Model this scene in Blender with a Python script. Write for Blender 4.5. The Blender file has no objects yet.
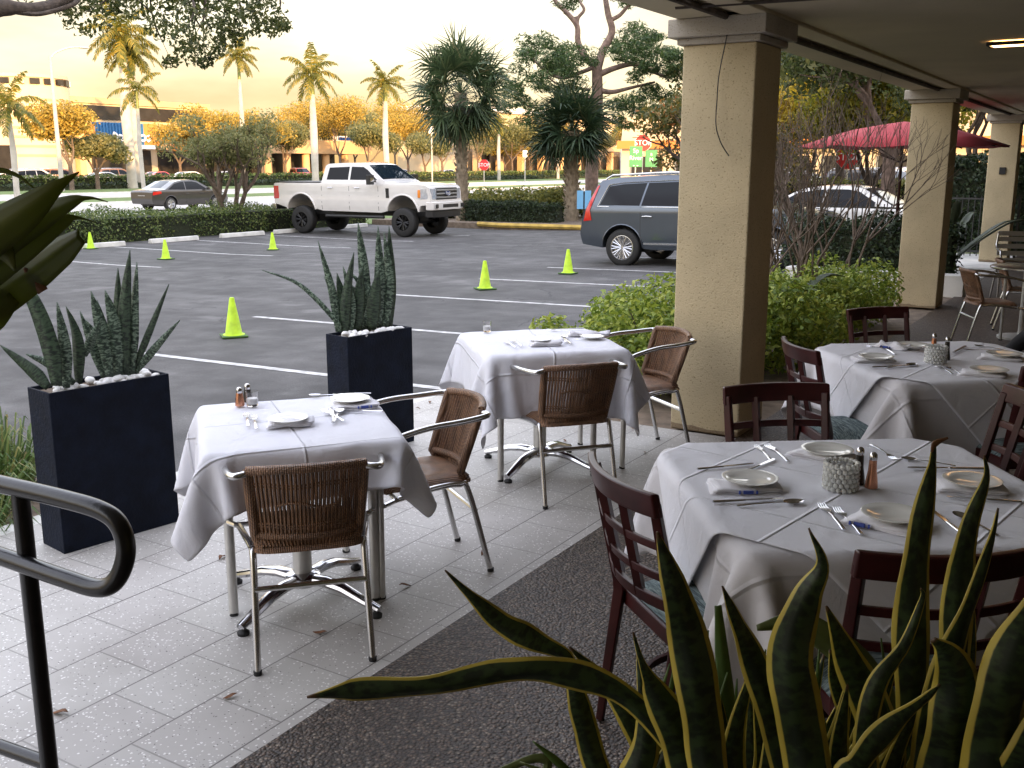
import bpy, bmesh, math, random
import numpy as np
from mathutils import Vector, Matrix, noise as mnoise
random.seed(7); rng = np.random.default_rng(11)
PI = math.pi
SC = bpy.context.scene
COL = SC.collection
R = math.radians

# ------------------------------------------------------------------ survey of the place
# world frame: X across the arcade (towards the parking lot = -X), Y along it, metres
EYE = 1.72; FPX = 1012.0; PITCH = math.atan(219/1012); YAW = R(31.9)
def ray(x, y):
    u = (x-512)/FPX; v = (384-y)/FPX
    fy = math.cos(PITCH)+v*math.sin(PITCH); fz = -math.sin(PITCH)+v*math.cos(PITCH)
    return Vector((u*math.cos(YAW)-fy*math.sin(YAW), u*math.sin(YAW)+fy*math.cos(YAW), fz))
def at(x, y, z=0.0):
    r = ray(x, y); t = (z-EYE)/r.z
    return Vector((r.x*t, r.y*t, z))
def lotz(X): return -.15-max(0, min(1, (-X-4.6)/14.4))*.27
GZ = -.42
def atg(x, y):
    z = -.2
    for i in range(20):
        p = at(x, y, z); z = lotz(p.x)
    return Vector((p.x, p.y, z))
def atd(x, y, d):                      # point of a sight line at horizontal distance d ahead
    r = ray(x, y); f = -r.x*math.sin(YAW)+r.y*math.cos(YAW)
    return Vector((r.x*d/f, r.y*d/f, EYE+r.z*d/f))
def onx(x, X):                         # Y where the bearing of a column meets the plane X
    r = ray(x, 165); return r.y*X/r.x
def zat(X, Y, y):
    f = -X*math.sin(YAW)+Y*math.cos(YAW); r = ray(512, y); g = -r.x*math.sin(YAW)+r.y*math.cos(YAW)
    return EYE+r.z*f/g

# ------------------------------------------------------------------ materials
def nt(name):
    m = bpy.data.materials.new(name); m.use_nodes = True
    t = m.node_tree; return m, t, t.nodes['Principled BSDF']
def N(t, kind, **kw):
    n = t.nodes.new(kind)
    for k, v in kw.items():
        if k in n.inputs.keys(): n.inputs[k].default_value = v
        else: setattr(n, k, v)
    return n
def c4(c): return (c[0], c[1], c[2], 1)
def ramp(t, src, stops):
    r = t.nodes.new('ShaderNodeValToRGB'); e = r.color_ramp.elements
    while len(e) < len(stops): e.new(.5)
    for i, (p, c) in enumerate(stops): e[i].position = p; e[i].color = c4(c)
    t.links.new(src, r.inputs[0]); return r.outputs[0]
def mat(name, col, rough=.6, metal=0, var=.15, vscale=4, bump=0, bscale=60, spec=.5, coat=0, coords='Object', detail=5):
    m, t, b = nt(name)
    b.inputs['Roughness'].default_value = rough; b.inputs['Metallic'].default_value = metal
    b.inputs['Specular IOR Level'].default_value = spec
    if coat: b.inputs['Coat Weight'].default_value = coat; b.inputs['Coat Roughness'].default_value = .05
    tc = N(t, 'ShaderNodeTexCoord')
    if var:
        n = N(t, 'ShaderNodeTexNoise', Scale=vscale, Detail=detail); t.links.new(tc.outputs[coords], n.inputs['Vector'])
        lo = tuple(c*(1-var) for c in col); hi = tuple(min(1, c*(1+var)) for c in col)
        t.links.new(ramp(t, n.outputs['Fac'], [(.3, lo), (.7, hi)]), b.inputs['Base Color'])
    else: b.inputs['Base Color'].default_value = c4(col)
    if bump:
        n2 = N(t, 'ShaderNodeTexNoise', Scale=bscale, Detail=4); t.links.new(tc.outputs[coords], n2.inputs['Vector'])
        bp = N(t, 'ShaderNodeBump', Strength=bump, Distance=.01)
        t.links.new(n2.outputs['Fac'], bp.inputs['Height']); t.links.new(bp.outputs[0], b.inputs['Normal'])
    return m
def leafmat(name, stops, rough=.55, trans=.35):
    m, t, b = nt(name)
    g = N(t, 'ShaderNodeNewGeometry')
    c = ramp(t, g.outputs['Random Per Island'], stops)
    t.links.new(c, b.inputs['Base Color']); b.inputs['Roughness'].default_value = rough
    tr = N(t, 'ShaderNodeBsdfTranslucent'); t.links.new(c, tr.inputs['Color'])
    mx = N(t, 'ShaderNodeMixShader'); mx.inputs[0].default_value = trans
    t.links.new(b.outputs[0], mx.inputs[1]); t.links.new(tr.outputs[0], mx.inputs[2])
    t.links.new(mx.outputs[0], t.nodes['Material Output'].inputs['Surface'])
    return m
def math_(t, op, a, b=None, c=None):
    n = t.nodes.new('ShaderNodeMath'); n.operation = op
    for i, v in enumerate((a, b, c)):
        if v is None: continue
        if isinstance(v, (int, float)): n.inputs[i].default_value = v
        else: t.links.new(v, n.inputs[i])
    return n.outputs[0]
def mixc(t, f, a, b, mode='MIX'):
    n = t.nodes.new('ShaderNodeMix'); n.data_type = 'RGBA'; n.blend_type = mode
    for i, v in ((0, f), (6, a), (7, b)):
        if isinstance(v, (int, float)): n.inputs[i].default_value = v
        elif isinstance(v, tuple): n.inputs[i].default_value = c4(v)
        else: t.links.new(v, n.inputs[i])
    return n.outputs[2]

M = {}
def mk_asphalt():
    m, t, b = nt('asphalt'); tc = N(t, 'ShaderNodeTexCoord')
    def ns(s, d=6):
        n = N(t, 'ShaderNodeTexNoise', Scale=s, Detail=d); t.links.new(tc.outputs['Object'], n.inputs['Vector']); return n.outputs['Fac']
    big = ramp(t, ns(.35), [(.3, (.055, .053, .052)), (.7, (.110, .106, .103))])
    mid = ramp(t, ns(2.2, 10), [(.35, (.6, .6, .6)), (.65, (1.15, 1.15, 1.15))])
    fine = ramp(t, ns(120, 3), [(.35, (.6, .6, .6)), (.62, (1, 1, 1)), (.75, (1.9, 1.9, 1.9))])
    mp = N(t, 'ShaderNodeMapping'); mp.inputs['Scale'].default_value = (.12, 1.5, 1); t.links.new(tc.outputs['Object'], mp.inputs[0])
    st = N(t, 'ShaderNodeTexNoise', Scale=1.2, Detail=6); t.links.new(mp.outputs[0], st.inputs['Vector'])
    stk = ramp(t, st.outputs['Fac'], [(.35, (.8, .8, .8)), (.65, (1.2, 1.2, 1.2))])
    wv = N(t, 'ShaderNodeVectorMath'); wv.operation = 'MULTIPLY_ADD'; nw = N(t, 'ShaderNodeTexNoise', Scale=1.6, Detail=5); t.links.new(tc.outputs['Object'], nw.inputs['Vector']); t.links.new(nw.outputs['Color'], wv.inputs[0]); wv.inputs[1].default_value = (.9,)*3; t.links.new(tc.outputs['Object'], wv.inputs[2])
    vc = N(t, 'ShaderNodeTexVoronoi', Scale=.28); vc.feature = 'DISTANCE_TO_EDGE'; t.links.new(wv.outputs[0], vc.inputs['Vector'])
    crack = math_(t, 'MULTIPLY', math_(t, 'LESS_THAN', vc.outputs['Distance'], .0035), math_(t, 'GREATER_THAN', ns(.5, 2), .5))
    oil = ramp(t, ns(.8, 4), [(.64, (0, 0, 0)), (.74, (1, 1, 1))])
    # salt-grey dried puddle stains
    pn = ramp(t, ns(1.1, 12), [(.62, (0, 0, 0)), (.70, (1, 1, 1))])
    v = N(t, 'ShaderNodeTexVoronoi', Scale=.9); v.feature = 'DISTANCE_TO_EDGE'; t.links.new(tc.outputs['Object'], v.inputs['Vector'])
    c = mixc(t, 1.0, mixc(t, 1.0, mixc(t, 1.0, big, mid, 'MULTIPLY'), fine, 'MULTIPLY'), stk, 'MULTIPLY')
    c = mixc(t, math_(t, 'MULTIPLY', pn, .28), c, (.19, .185, .18))
    c = mixc(t, math_(t, 'MULTIPLY', crack, .8), c, (.015, .015, .015))
    t.links.new(c, b.inputs['Base Color']); b.inputs['Roughness'].default_value = .8
    bp = N(t, 'ShaderNodeBump', Strength=.5, Distance=.006); t.links.new(ns(150, 3), bp.inputs['Height']); t.links.new(bp.outputs[0], b.inputs['Normal'])
    return m
def mk_terrazzo():
    m, t, b = nt('terrazzo_pavers'); tc = N(t, 'ShaderNodeTexCoord')
    sep = N(t, 'ShaderNodeSeparateXYZ'); t.links.new(tc.outputs['Object'], sep.inputs[0])
    cmb = N(t, 'ShaderNodeCombineXYZ')
    t.links.new(sep.outputs['Y'], cmb.inputs[0]); t.links.new(math_(t, 'ADD', sep.outputs['X'], 9.05), cmb.inputs[1])
    mp = N(t, 'ShaderNodeMapping'); mp.inputs['Location'].default_value = (.07, 0, 0); t.links.new(cmb.outputs[0], mp.inputs[0])
    br = N(t, 'ShaderNodeTexBrick', Scale=1.0)
    br.inputs['Mortar Size'].default_value = .0035; br.inputs['Mortar Smooth'].default_value = .2
    br.inputs['Brick Width'].default_value = .33; br.inputs['Row Height'].default_value = .30
    br.inputs['Color1'].default_value = (.42, .40, .375, 1); br.inputs['Color2'].default_value = (.45, .435, .405, 1)
    br.inputs['Mortar'].default_value = (.28, .27, .25, 1); br.offset = .5
    t.links.new(mp.outputs[0], br.inputs['Vector'])
    wn = N(t, 'ShaderNodeTexNoise', Scale=70, Detail=2); t.links.new(tc.outputs['Object'], wn.inputs['Vector'])
    wv = N(t, 'ShaderNodeVectorMath'); wv.operation = 'MULTIPLY_ADD'; t.links.new(wn.outputs['Color'], wv.inputs[0]); wv.inputs[1].default_value = (.012,)*3; t.links.new(tc.outputs['Object'], wv.inputs[2])
    vor = N(t, 'ShaderNodeTexVoronoi', Scale=105.0); t.links.new(wv.outputs[0], vor.inputs['Vector'])
    rnd = N(t, 'ShaderNodeSeparateColor'); t.links.new(vor.outputs['Color'], rnd.inputs[0])
    fr = math_(t, 'FRACT', math_(t, 'DIVIDE', math_(t, 'ADD', sep.outputs['X'], 9.05), .30)); ln = math_(t, 'LESS_THAN', math_(t, 'ABSOLUTE', math_(t, 'SUBTRACT', math_(t, 'FRACT', math_(t, 'ADD', fr, .5)), .5)), .0085)
    spk = math_(t, 'MULTIPLY', math_(t, 'LESS_THAN', vor.outputs['Distance'], .40), math_(t, 'GREATER_THAN', rnd.outputs[0], .84))
    dk = math_(t, 'MULTIPLY', math_(t, 'LESS_THAN', vor.outputs['Distance'], .28), math_(t, 'LESS_THAN', rnd.outputs[0], .1))
    n = N(t, 'ShaderNodeTexNoise', Scale=1.3, Detail=9); t.links.new(tc.outputs['Object'], n.inputs['Vector'])
    c = mixc(t, 1.0, br.outputs['Color'], ramp(t, n.outputs['Fac'], [(.3, (.72, .70, .68)), (.62, (1.08, 1.08, 1.08))]), 'MULTIPLY')
    notm = math_(t, 'SUBTRACT', 1.0, br.outputs['Fac'])
    c = mixc(t, math_(t, 'MULTIPLY', spk, notm), c, (.70, .69, .66))
    c = mixc(t, math_(t, 'MULTIPLY', dk, notm), c, (.14, .13, .125))
    c = mixc(t, math_(t, 'MULTIPLY', ln, ramp(t, n.outputs['Fac'], [(.38, (.35,)*3), (.6, (1, 1, 1))])), c, (.09, .08, .075))
    t.links.new(c, b.inputs['Base Color'])
    t.links.new(ramp(t, n.outputs['Fac'], [(.3, (.45,)*3), (.7, (.62,)*3)]), b.inputs['Roughness'])
    bp = N(t, 'ShaderNodeBump', Strength=.6, Distance=.003); bp.invert = True
    t.links.new(br.outputs['Fac'], bp.inputs['Height']); t.links.new(bp.outputs[0], b.inputs['Normal'])
    return m
def mk_pebble():
    m, t, b = nt('pebble_aggregate'); tc = N(t, 'ShaderNodeTexCoord')
    vor = N(t, 'ShaderNodeTexVoronoi', Scale=92.0); t.links.new(tc.outputs['Object'], vor.inputs['Vector'])
    s = N(t, 'ShaderNodeSeparateColor'); t.links.new(vor.outputs['Color'], s.inputs[0])
    c = ramp(t, s.outputs[0], [(0, (.04, .027, .020)), (.35, (.095, .063, .046)), (.6, (.12, .09, .07)), (.8, (.15, .098, .066)), (1, (.28, .23, .18))])
    c = mixc(t, 1.0, c, ramp(t, vor.outputs['Distance'], [(.25, (1, 1, 1)), (.6, (.25, .25, .25))]), 'MULTIPLY')
    n = N(t, 'ShaderNodeTexNoise', Scale=1.0, Detail=6); t.links.new(tc.outputs['Object'], n.inputs['Vector'])
    c = mixc(t, 1.0, c, ramp(t, n.outputs['Fac'], [(.3, (.8, .8, .8)), (.7, (1.2, 1.2, 1.2))]), 'MULTIPLY')
    t.links.new(c, b.inputs['Base Color']); b.inputs['Roughness'].default_value = .5
    bp = N(t, 'ShaderNodeBump', Strength=.9, Distance=.006); bp.invert = True
    t.links.new(vor.outputs['Distance'], bp.inputs['Height']); t.links.new(bp.outputs[0], b.inputs['Normal'])
    return m
def mk_stucco(name, col):
    m, t, b = nt(name); tc = N(t, 'ShaderNodeTexCoord')
    n = N(t, 'ShaderNodeTexNoise', Scale=95, Detail=5); t.links.new(tc.outputs['Object'], n.inputs['Vector'])
    n2 = N(t, 'ShaderNodeTexNoise', Scale=2.2, Detail=8); t.links.new(tc.outputs['Object'], n2.inputs['Vector'])
    pit = ramp(t, n.outputs['Fac'], [(.30, (.50, .45, .38)), (.40, (1, 1, 1))])
    c = mixc(t, 1.0, ramp(t, n2.outputs['Fac'], [(.3, tuple(x*.82 for x in col)), (.7, tuple(min(1, x*1.08) for x in col))]), pit, 'MULTIPLY')
    sp = N(t, 'ShaderNodeSeparateXYZ'); t.links.new(tc.outputs['Object'], sp.inputs[0])
    # splash-stained foot of the pillar (dirt with a shape of its own)
    d = math_(t, 'LESS_THAN', math_(t, 'ADD', sp.outputs['Z'], math_(t, 'MULTIPLY', n2.outputs['Fac'], .12)), .105)
    c = mixc(t, math_(t, 'MULTIPLY', d, .6), c, (.12, .06, .035))
    t.links.new(c, b.inputs['Base Color']); b.inputs['Roughness'].default_value = .85
    bp = N(t, 'ShaderNodeBump', Strength=.8, Distance=.006)
    t.links.new(n.outputs['Fac'], bp.inputs['Height']); t.links.new(bp.outputs[0], b.inputs['Normal'])
    return m
def mk_cloth(name, col, diag=False):
    m, t, b = nt(name); uv = N(t, 'ShaderNodeUVMap'); sp = N(t, 'ShaderNodeSeparateXYZ'); t.links.new(uv.outputs[0], sp.inputs[0])
    # pressed-in fold creases every quarter of the cloth
    hs = []
    for k, per in ((0, 3.0), (1, 3.0)):
        f = math_(t, 'FRACT', math_(t, 'MULTIPLY', sp.outputs[k], per))
        d = math_(t, 'ABSOLUTE', math_(t, 'SUBTRACT', f, .5))
        hs.append(math_(t, 'SMOOTH_MIN', math_(t, 'MULTIPLY', d, 55.0), 1.0, .2))
    tc = N(t, 'ShaderNodeTexCoord')
    n = N(t, 'ShaderNodeTexNoise', Scale=6, Detail=5, Distortion=.9); t.links.new(tc.outputs['Object'], n.inputs['Vector'])
    n2 = N(t, 'ShaderNodeTexNoise', Scale=900, Detail=1); t.links.new(tc.outputs['Object'], n2.inputs['Vector'])
    h = math_(t, 'ADD', math_(t, 'MULTIPLY', math_(t, 'ADD', hs[0], hs[1]), -.55), math_(t, 'MULTIPLY', n.outputs['Fac'], 1.25))
    h = math_(t, 'ADD', h, math_(t, 'MULTIPLY', n2.outputs['Fac'], .12))
    bp = N(t, 'ShaderNodeBump', Strength=.9, Distance=.014); t.links.new(h, bp.inputs['Height']); t.links.new(bp.outputs[0], b.inputs['Normal'])
    b.inputs['Base Color'].default_value = c4(col); b.inputs['Roughness'].default_value = .75
    b.inputs['Sheen Weight'].default_value = .2
    tr = N(t, 'ShaderNodeBsdfTranslucent'); tr.inputs['Color'].default_value = c4(col)
    mx = N(t, 'ShaderNodeMixShader'); mx.inputs[0].default_value = .12
    t.links.new(b.outputs[0], mx.inputs[1]); t.links.new(tr.outputs[0], mx.inputs[2])
    t.links.new(mx.outputs[0], t.nodes['Material Output'].inputs['Surface'])
    return m
def mk_glass(name, col=(1, 1, 1), rough=.0):
    m, t, b = nt(name); b.inputs['Transmission Weight'].default_value = 1; b.inputs['Roughness'].default_value = rough
    b.inputs['Base Color'].default_value = c4(col); b.inputs['IOR'].default_value = 1.45; return m
def mk_variegated():
    m, t, b = nt('variegated_leaf'); uv = N(t, 'ShaderNodeUVMap'); sp = N(t, 'ShaderNodeSeparateXYZ'); t.links.new(uv.outputs[0], sp.inputs[0])
    tc = N(t, 'ShaderNodeTexCoord')
    n = N(t, 'ShaderNodeTexNoise', Scale=14, Detail=4); t.links.new(tc.outputs['Object'], n.inputs['Vector'])
    d = math_(t, 'ABSOLUTE', math_(t, 'SUBTRACT', sp.outputs[0], .5))
    d = math_(t, 'ADD', d, math_(t, 'MULTIPLY', math_(t, 'SUBTRACT', n.outputs['Fac'], .5), .10))
    mp = N(t, 'ShaderNodeMapping'); mp.inputs['Scale'].default_value = (2.5, 26, 1); t.links.new(uv.outputs[0], mp.inputs[0])
    w = N(t, 'ShaderNodeTexNoise', Scale=1.0, Detail=3); t.links.new(mp.outputs[0], w.inputs['Vector'])
    g = ramp(t, w.outputs['Fac'], [(.42, (.009, .018, .007)), (.55, (.032, .058, .018))])
    e = ramp(t, d, [(.375, (0, 0, 0)), (.40, (1, 1, 1))])
    c = mixc(t, e, g, (.52, .41, .06))
    tip = ramp(t, sp.outputs[1], [(.965, (0, 0, 0)), (.985, (1, 1, 1))])
    c = mixc(t, tip, c, (.10, .05, .02))
    t.links.new(c, b.inputs['Base Color']); b.inputs['Roughness'].default_value = .48
    return m
def mk_banded():
    m, t, b = nt('banded_snake_leaf'); uv = N(t, 'ShaderNodeUVMap'); tc = N(t, 'ShaderNodeTexCoord')
    mp = N(t, 'ShaderNodeMapping'); mp.inputs['Scale'].default_value = (1.6, 30, 1); t.links.new(uv.outputs[0], mp.inputs[0])
    n = N(t, 'ShaderNodeTexNoise', Scale=1.4, Detail=5, Distortion=1.2); t.links.new(mp.outputs[0], n.inputs['Vector'])
    g = N(t, 'ShaderNodeObjectInfo')
    c = ramp(t, n.outputs['Fac'], [(.40, (.008, .018, .011)), (.50, (.035, .062, .038)), (.60, (.18, .24, .17))])
    dk = ramp(t, n.outputs['Fac'], [(.42, (.006, .014, .008)), (.56, (.045, .075, .04))])
    c = mixc(t, math_(t, 'GREATER_THAN', g.outputs['Random'], .5), c, dk)
    t.links.new(c, b.inputs['Base Color']); b.inputs['Roughness'].default_value = .5
    return m
def mk_weave():
    m, t, b = nt('brown_rattan'); tc = N(t, 'ShaderNodeTexCoord')
    mp = N(t, 'ShaderNodeMapping'); mp.inputs['Scale'].default_value = (1, 1, 1); t.links.new(tc.outputs['Object'], mp.inputs[0])
    w = N(t, 'ShaderNodeTexWave', Scale=42.0, Distortion=.6); w.bands_direction = 'X'; t.links.new(mp.outputs[0], w.inputs['Vector'])
    w2 = N(t, 'ShaderNodeTexWave', Scale=60.0, Distortion=.6); w2.bands_direction = 'Y'; t.links.new(mp.outputs[0], w2.inputs['Vector'])
    w3 = N(t, 'ShaderNodeTexWave', Scale=60.0, Distortion=.6); w3.bands_direction = 'Z'; t.links.new(mp.outputs[0], w3.inputs['Vector'])
    h = math_(t, 'MULTIPLY', math_(t, 'ADD', w.outputs['Fac'], .3), math_(t, 'ADD', math_(t, 'MULTIPLY', w2.outputs['Fac'], w3.outputs['Fac']), .3))
    n = N(t, 'ShaderNodeTexNoise', Scale=22, Detail=4); t.links.new(tc.outputs['Object'], n.inputs['Vector'])
    c = ramp(t, h, [(.05, (.06, .030, .016)), (.5, (.27, .14, .07)), (1.0, (.48, .28, .15))])
    c = mixc(t, 1.0, c, ramp(t, n.outputs['Fac'], [(.3, (.7, .7, .7)), (.7, (1.25, 1.2, 1.15))]), 'MULTIPLY')
    t.links.new(c, b.inputs['Base Color']); b.inputs['Roughness'].default_value = .42
    bp = N(t, 'ShaderNodeBump', Strength=.9, Distance=.004); t.links.new(h, bp.inputs['Height']); t.links.new(bp.outputs[0], b.inputs['Normal'])
    return m
def mk_cushion():
    m, t, b = nt('teal_grey_upholstery'); tc = N(t, 'ShaderNodeTexCoord')
    mp = N(t, 'ShaderNodeMapping'); mp.inputs['Scale'].default_value = (8, 70, 30); t.links.new(tc.outputs['Object'], mp.inputs[0])
    n = N(t, 'ShaderNodeTexNoise', Scale=1.6, Detail=6, Distortion=1.5); t.links.new(mp.outputs[0], n.inputs['Vector'])
    t.links.new(ramp(t, n.outputs['Fac'], [(.38, (.045, .065, .075)), (.5, (.12, .165, .17)), (.62, (.24, .30, .30))]), b.inputs['Base Color'])
    b.inputs['Roughness'].default_value = .9; return m
def mk_facade(name, c1, c2):
    return mat(name, c1, .8, var=.12, vscale=.3)

def mk_trans(name, col):
    m = mat(name, col, .42, var=.3, vscale=7); t = m.node_tree; b = t.nodes['Principled BSDF']
    tr = N(t, 'ShaderNodeBsdfTranslucent'); tr.inputs['Color'].default_value = c4(tuple(c*1.6 for c in col)); mx = N(t, 'ShaderNodeMixShader'); mx.inputs[0].default_value = .4
    t.links.new(b.outputs[0], mx.inputs[1]); t.links.new(tr.outputs[0], mx.inputs[2]); t.links.new(mx.outputs[0], t.nodes['Material Output'].inputs['Surface']); return m
M['asphalt'] = mk_asphalt(); M['terrazzo'] = mk_terrazzo(); M['pebble'] = mk_pebble()
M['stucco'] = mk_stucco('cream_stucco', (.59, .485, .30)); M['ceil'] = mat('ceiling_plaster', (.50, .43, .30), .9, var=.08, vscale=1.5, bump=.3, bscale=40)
M['capital'] = mk_stucco('grey_cast_stone', (.42, .38, .32))
M['cloth'] = mk_cloth('white_linen', (.86, .86, .91)); M['napkin'] = mat('napkin_linen', (.72, .71, .74), .85, var=.05, bump=.3, bscale=300)
M['under'] = mk_cloth('white_damask', (.74, .72, .74))
M['blue'] = mat('blue_stripe', (.05, .08, .32), .8, var=.1)
M['paint'] = mat('road_paint', (.46, .455, .44), .8, var=.38, vscale=9, detail=12)
M['concrete'] = mat('white_concrete', (.62, .61, .57), .85, var=.18, vscale=3, bump=.3)
M['kerb'] = mat('yellow_kerb_paint', (.50, .34, .08), .8, var=.3, vscale=4, bump=.3)
M['road'] = mat('road_concrete', (.40, .38, .35), .85, var=.15, vscale=.4, detail=9)
M['grass'] = mat('lawn_grass', (.10, .15, .035), .95, var=.4, vscale=1.4, bump=1, bscale=30, detail=10)
M['soil'] = mat('dry_soil', (.17, .13, .095), .95, var=.35, vscale=9, bump=1, bscale=50, detail=9)
M['earth'] = mat('earth_grass', (.12, .14, .05), .95, var=.3, vscale=.4)
M['alu'] = mat('brushed_aluminium', (.66, .66, .66), .24, 1, var=.08, vscale=20)
M['alumat'] = mat('satin_aluminium', (.62, .61, .58), .42, .85, var=.08, vscale=20)
M['chrome'] = mat('polished_steel', (.60, .60, .62), .12, 1, var=.05)
M['rubber'] = mat('black_rubber', (.015, .015, .015), .7, var=.1)
M['weave'] = mk_weave(); M['cushion'] = mk_cushion()
M['wood'] = mat('mahogany', (.036, .006, .006), .38, var=.45, vscale=9, spec=.3, coat=.06, detail=8)
M['planter'] = mat('navy_planter', (.005, .008, .018), .75, var=.35, spec=.2, vscale=14, bump=.5, bscale=70)
M['white'] = mat('white_stone', (.80, .79, .76), .6, var=.12, vscale=25, bump=.2)
M['rail'] = mat('black_enamel', (.008, .008, .009), .28, 0, var=.2, vscale=30, coat=.15, bump=.06, bscale=90)
M['cone'] = mat('lime_vinyl', (.46, .70, .015), .55, var=.25, vscale=9, detail=10)
M['conebase'] = mat('dark_green_rubber', (.05, .12, .02), .7, var=.2)
M['porcelain'] = mat('white_porcelain', (.72, .71, .66), .12, var=.02, coat=.5)
M['copper'] = mat('copper_metal', (.62, .30, .19), .25, .9, var=.08)
M['darkmetal'] = mat('dark_metal', (.05, .045, .04), .35, .8, var=.1)
M['glass'] = mk_glass('clear_glass'); M['wax'] = mat('white_wax', (.75, .74, .72), .5, var=.03)
M['tint'] = mat('tinted_glass', (.006, .007, .009), .05, 0, var=0, spec=.2)
M['windscreen'] = mat('blue_windscreen', (.008, .014, .022), .04, 0, var=0, spec=.25)
M['var'] = mk_variegated(); M['band'] = mk_banded()
M['pwhite'] = mat('white_car_paint', (.72, .70, .67), .28, var=.03, coat=.8)
M['pgrey'] = mat('blue_grey_car_paint', (.075, .092, .115), .3, .6, var=.04, coat=1)
M['pdark'] = mat('dark_bronze_paint', (.055, .05, .048), .3, .5, var=.05, coat=.8)
M['pred'] = mat('red_car_paint', (.35, .03, .02), .3, var=.04, coat=.8)
M['porange'] = mat('copper_car_paint', (.42, .16, .05), .3, var=.04, coat=.8)
M['psilver'] = mat('silver_car_paint', (.42, .43, .44), .3, .6, var=.04, coat=.8)
M['plastic'] = mat('black_plastic', (.02, .02, .02), .5, var=.1)
M['redlamp'] = mat('red_lens', (.55, .015, .01), .15, var=.05, coat=1)
M['amber'] = mat('amber_lens', (.8, .25, .03), .15, var=.05, coat=1)
M['lens'] = mat('headlamp_lens', (.55, .57, .60), .1, .3, var=.2, vscale=12, coat=1)
M['alloy'] = mat('alloy_wheel', (.55, .55, .56), .25, .9, var=.05)
M['blackalloy'] = mat('black_alloy', (.03, .03, .03), .25, .7, var=.1)
M['red'] = mat('sign_red', (.55, .02, .02), .45, var=.06)
M['green'] = mat('sign_green', (.01, .20, .08), .45, var=.06)
M['signwhite'] = mat('sign_white', (.8, .8, .8), .5, var=.02)
M['lightblue'] = mat('sign_light_blue', (.20, .48, .75), .6, var=.05)
M['canvas'] = mat('red_canvas', (.30, .022, .03), .85, var=.12, vscale=2)
M['bark'] = mat('grey_brown_bark', (.14, .105, .08), .95, var=.4, vscale=9, bump=1, bscale=30)
M['darkbark'] = mat('dark_bark', (.07, .055, .045), .95, var=.4, vscale=9, bump=1, bscale=30)
M['palebark'] = mat('pale_palm_trunk', (.42, .40, .36), .9, var=.15, vscale=2, bump=.4)
M['tanbark'] = mat('tan_palm_trunk', (.25, .20, .14), .95, var=.35, vscale=6, bump=1, bscale=20)
M['l_oak'] = leafmat('oak_leaves', [(0, (.035, .05, .014)), (.6, (.085, .11, .028)), (1, (.18, .17, .05))], trans=.45)
M['l_olive'] = leafmat('olive_leaves', [(0, (.12, .13, .045)), (.6, (.22, .23, .09)), (1, (.38, .34, .14))], trans=.5)
M['l_hedge'] = leafmat('hedge_leaves', [(0, (.05, .09, .02)), (.6, (.12, .17, .04)), (1, (.26, .30, .09))])
M['l_pitt'] = leafmat('lime_shrub_leaves', [(0, (.09, .15, .02)), (.5, (.24, .32, .04)), (1, (.45, .48, .08))])
M['l_croton'] = leafmat('yellow_green_shrub_leaves', [(0, (.10, .13, .03)), (.5, (.24, .25, .06)), (1, (.40, .36, .10))])
M['l_gold'] = leafmat('golden_leaves', [(0, (.30, .24, .03)), (.45, (.62, .46, .04)), (1, (.80, .58, .06))], trans=.5)
M['l_autumn'] = leafmat('autumn_leaves', [(0, (.22, .18, .04)), (.5, (.46, .33, .06)), (1, (.62, .42, .08))], trans=.45)
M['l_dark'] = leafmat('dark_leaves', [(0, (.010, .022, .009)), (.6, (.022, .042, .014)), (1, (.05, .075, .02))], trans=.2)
M['l_pine'] = leafmat('pine_needles', [(0, (.03, .06, .018)), (.6, (.065, .12, .032)), (1, (.13, .18, .05))], trans=.4)
M['l_sabal'] = leafmat('sabal_fronds', [(0, (.028, .052, .022)), (.6, (.055, .09, .035)), (.9, (.10, .14, .06)), (1, (.20, .17, .09))], trans=.25)
M['l_royal'] = leafmat('royal_fronds', [(0, (.09, .11, .02)), (.6, (.20, .20, .035)), (1, (.40, .30, .05))], trans=.45)
M['l_grassy'] = leafmat('grassy_blades', [(0, (.05, .09, .02)), (.5, (.10, .17, .04)), (.8, (.24, .30, .10)), (1, (.30, .24, .08))])
M['bigleaf'] = mk_trans('olive_broad_leaf', (.13, .15, .02))
M['brownleaf'] = mat('dead_leaf', (.16, .07, .03), .8, var=.3, vscale=20)
M['bcream'] = mk_facade('cream_facade', (.62, .50, .34), None)
M['bpeach'] = mk_facade('peach_facade', (.58, .38, .20), None)
M['borange'] = mk_facade('orange_panel', (.62, .22, .05), None)
M['bblue'] = mat('blue_panel', (.04, .16, .36), .6, var=.15, vscale=2)
M['bdark'] = mat('dark_shopfront', (.03, .027, .025), .2, var=.3, vscale=1)
M['black'] = mat('black_fabric', (.008, .008, .010), .9, var=.2, vscale=20)
M['skin'] = mat('skin', (.45, .26, .18), .55, var=.05); M['hair'] = mat('dark_hair', (.03, .02, .015), .5, var=.2)
M['lampglow'] = None
m, t, b = nt('warm_lamp_diffuser'); b.inputs['Emission Color'].default_value = (1, .55, .22, 1); b.inputs['Emission Strength'].default_value = 3.0; M['lampglow'] = m

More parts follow.
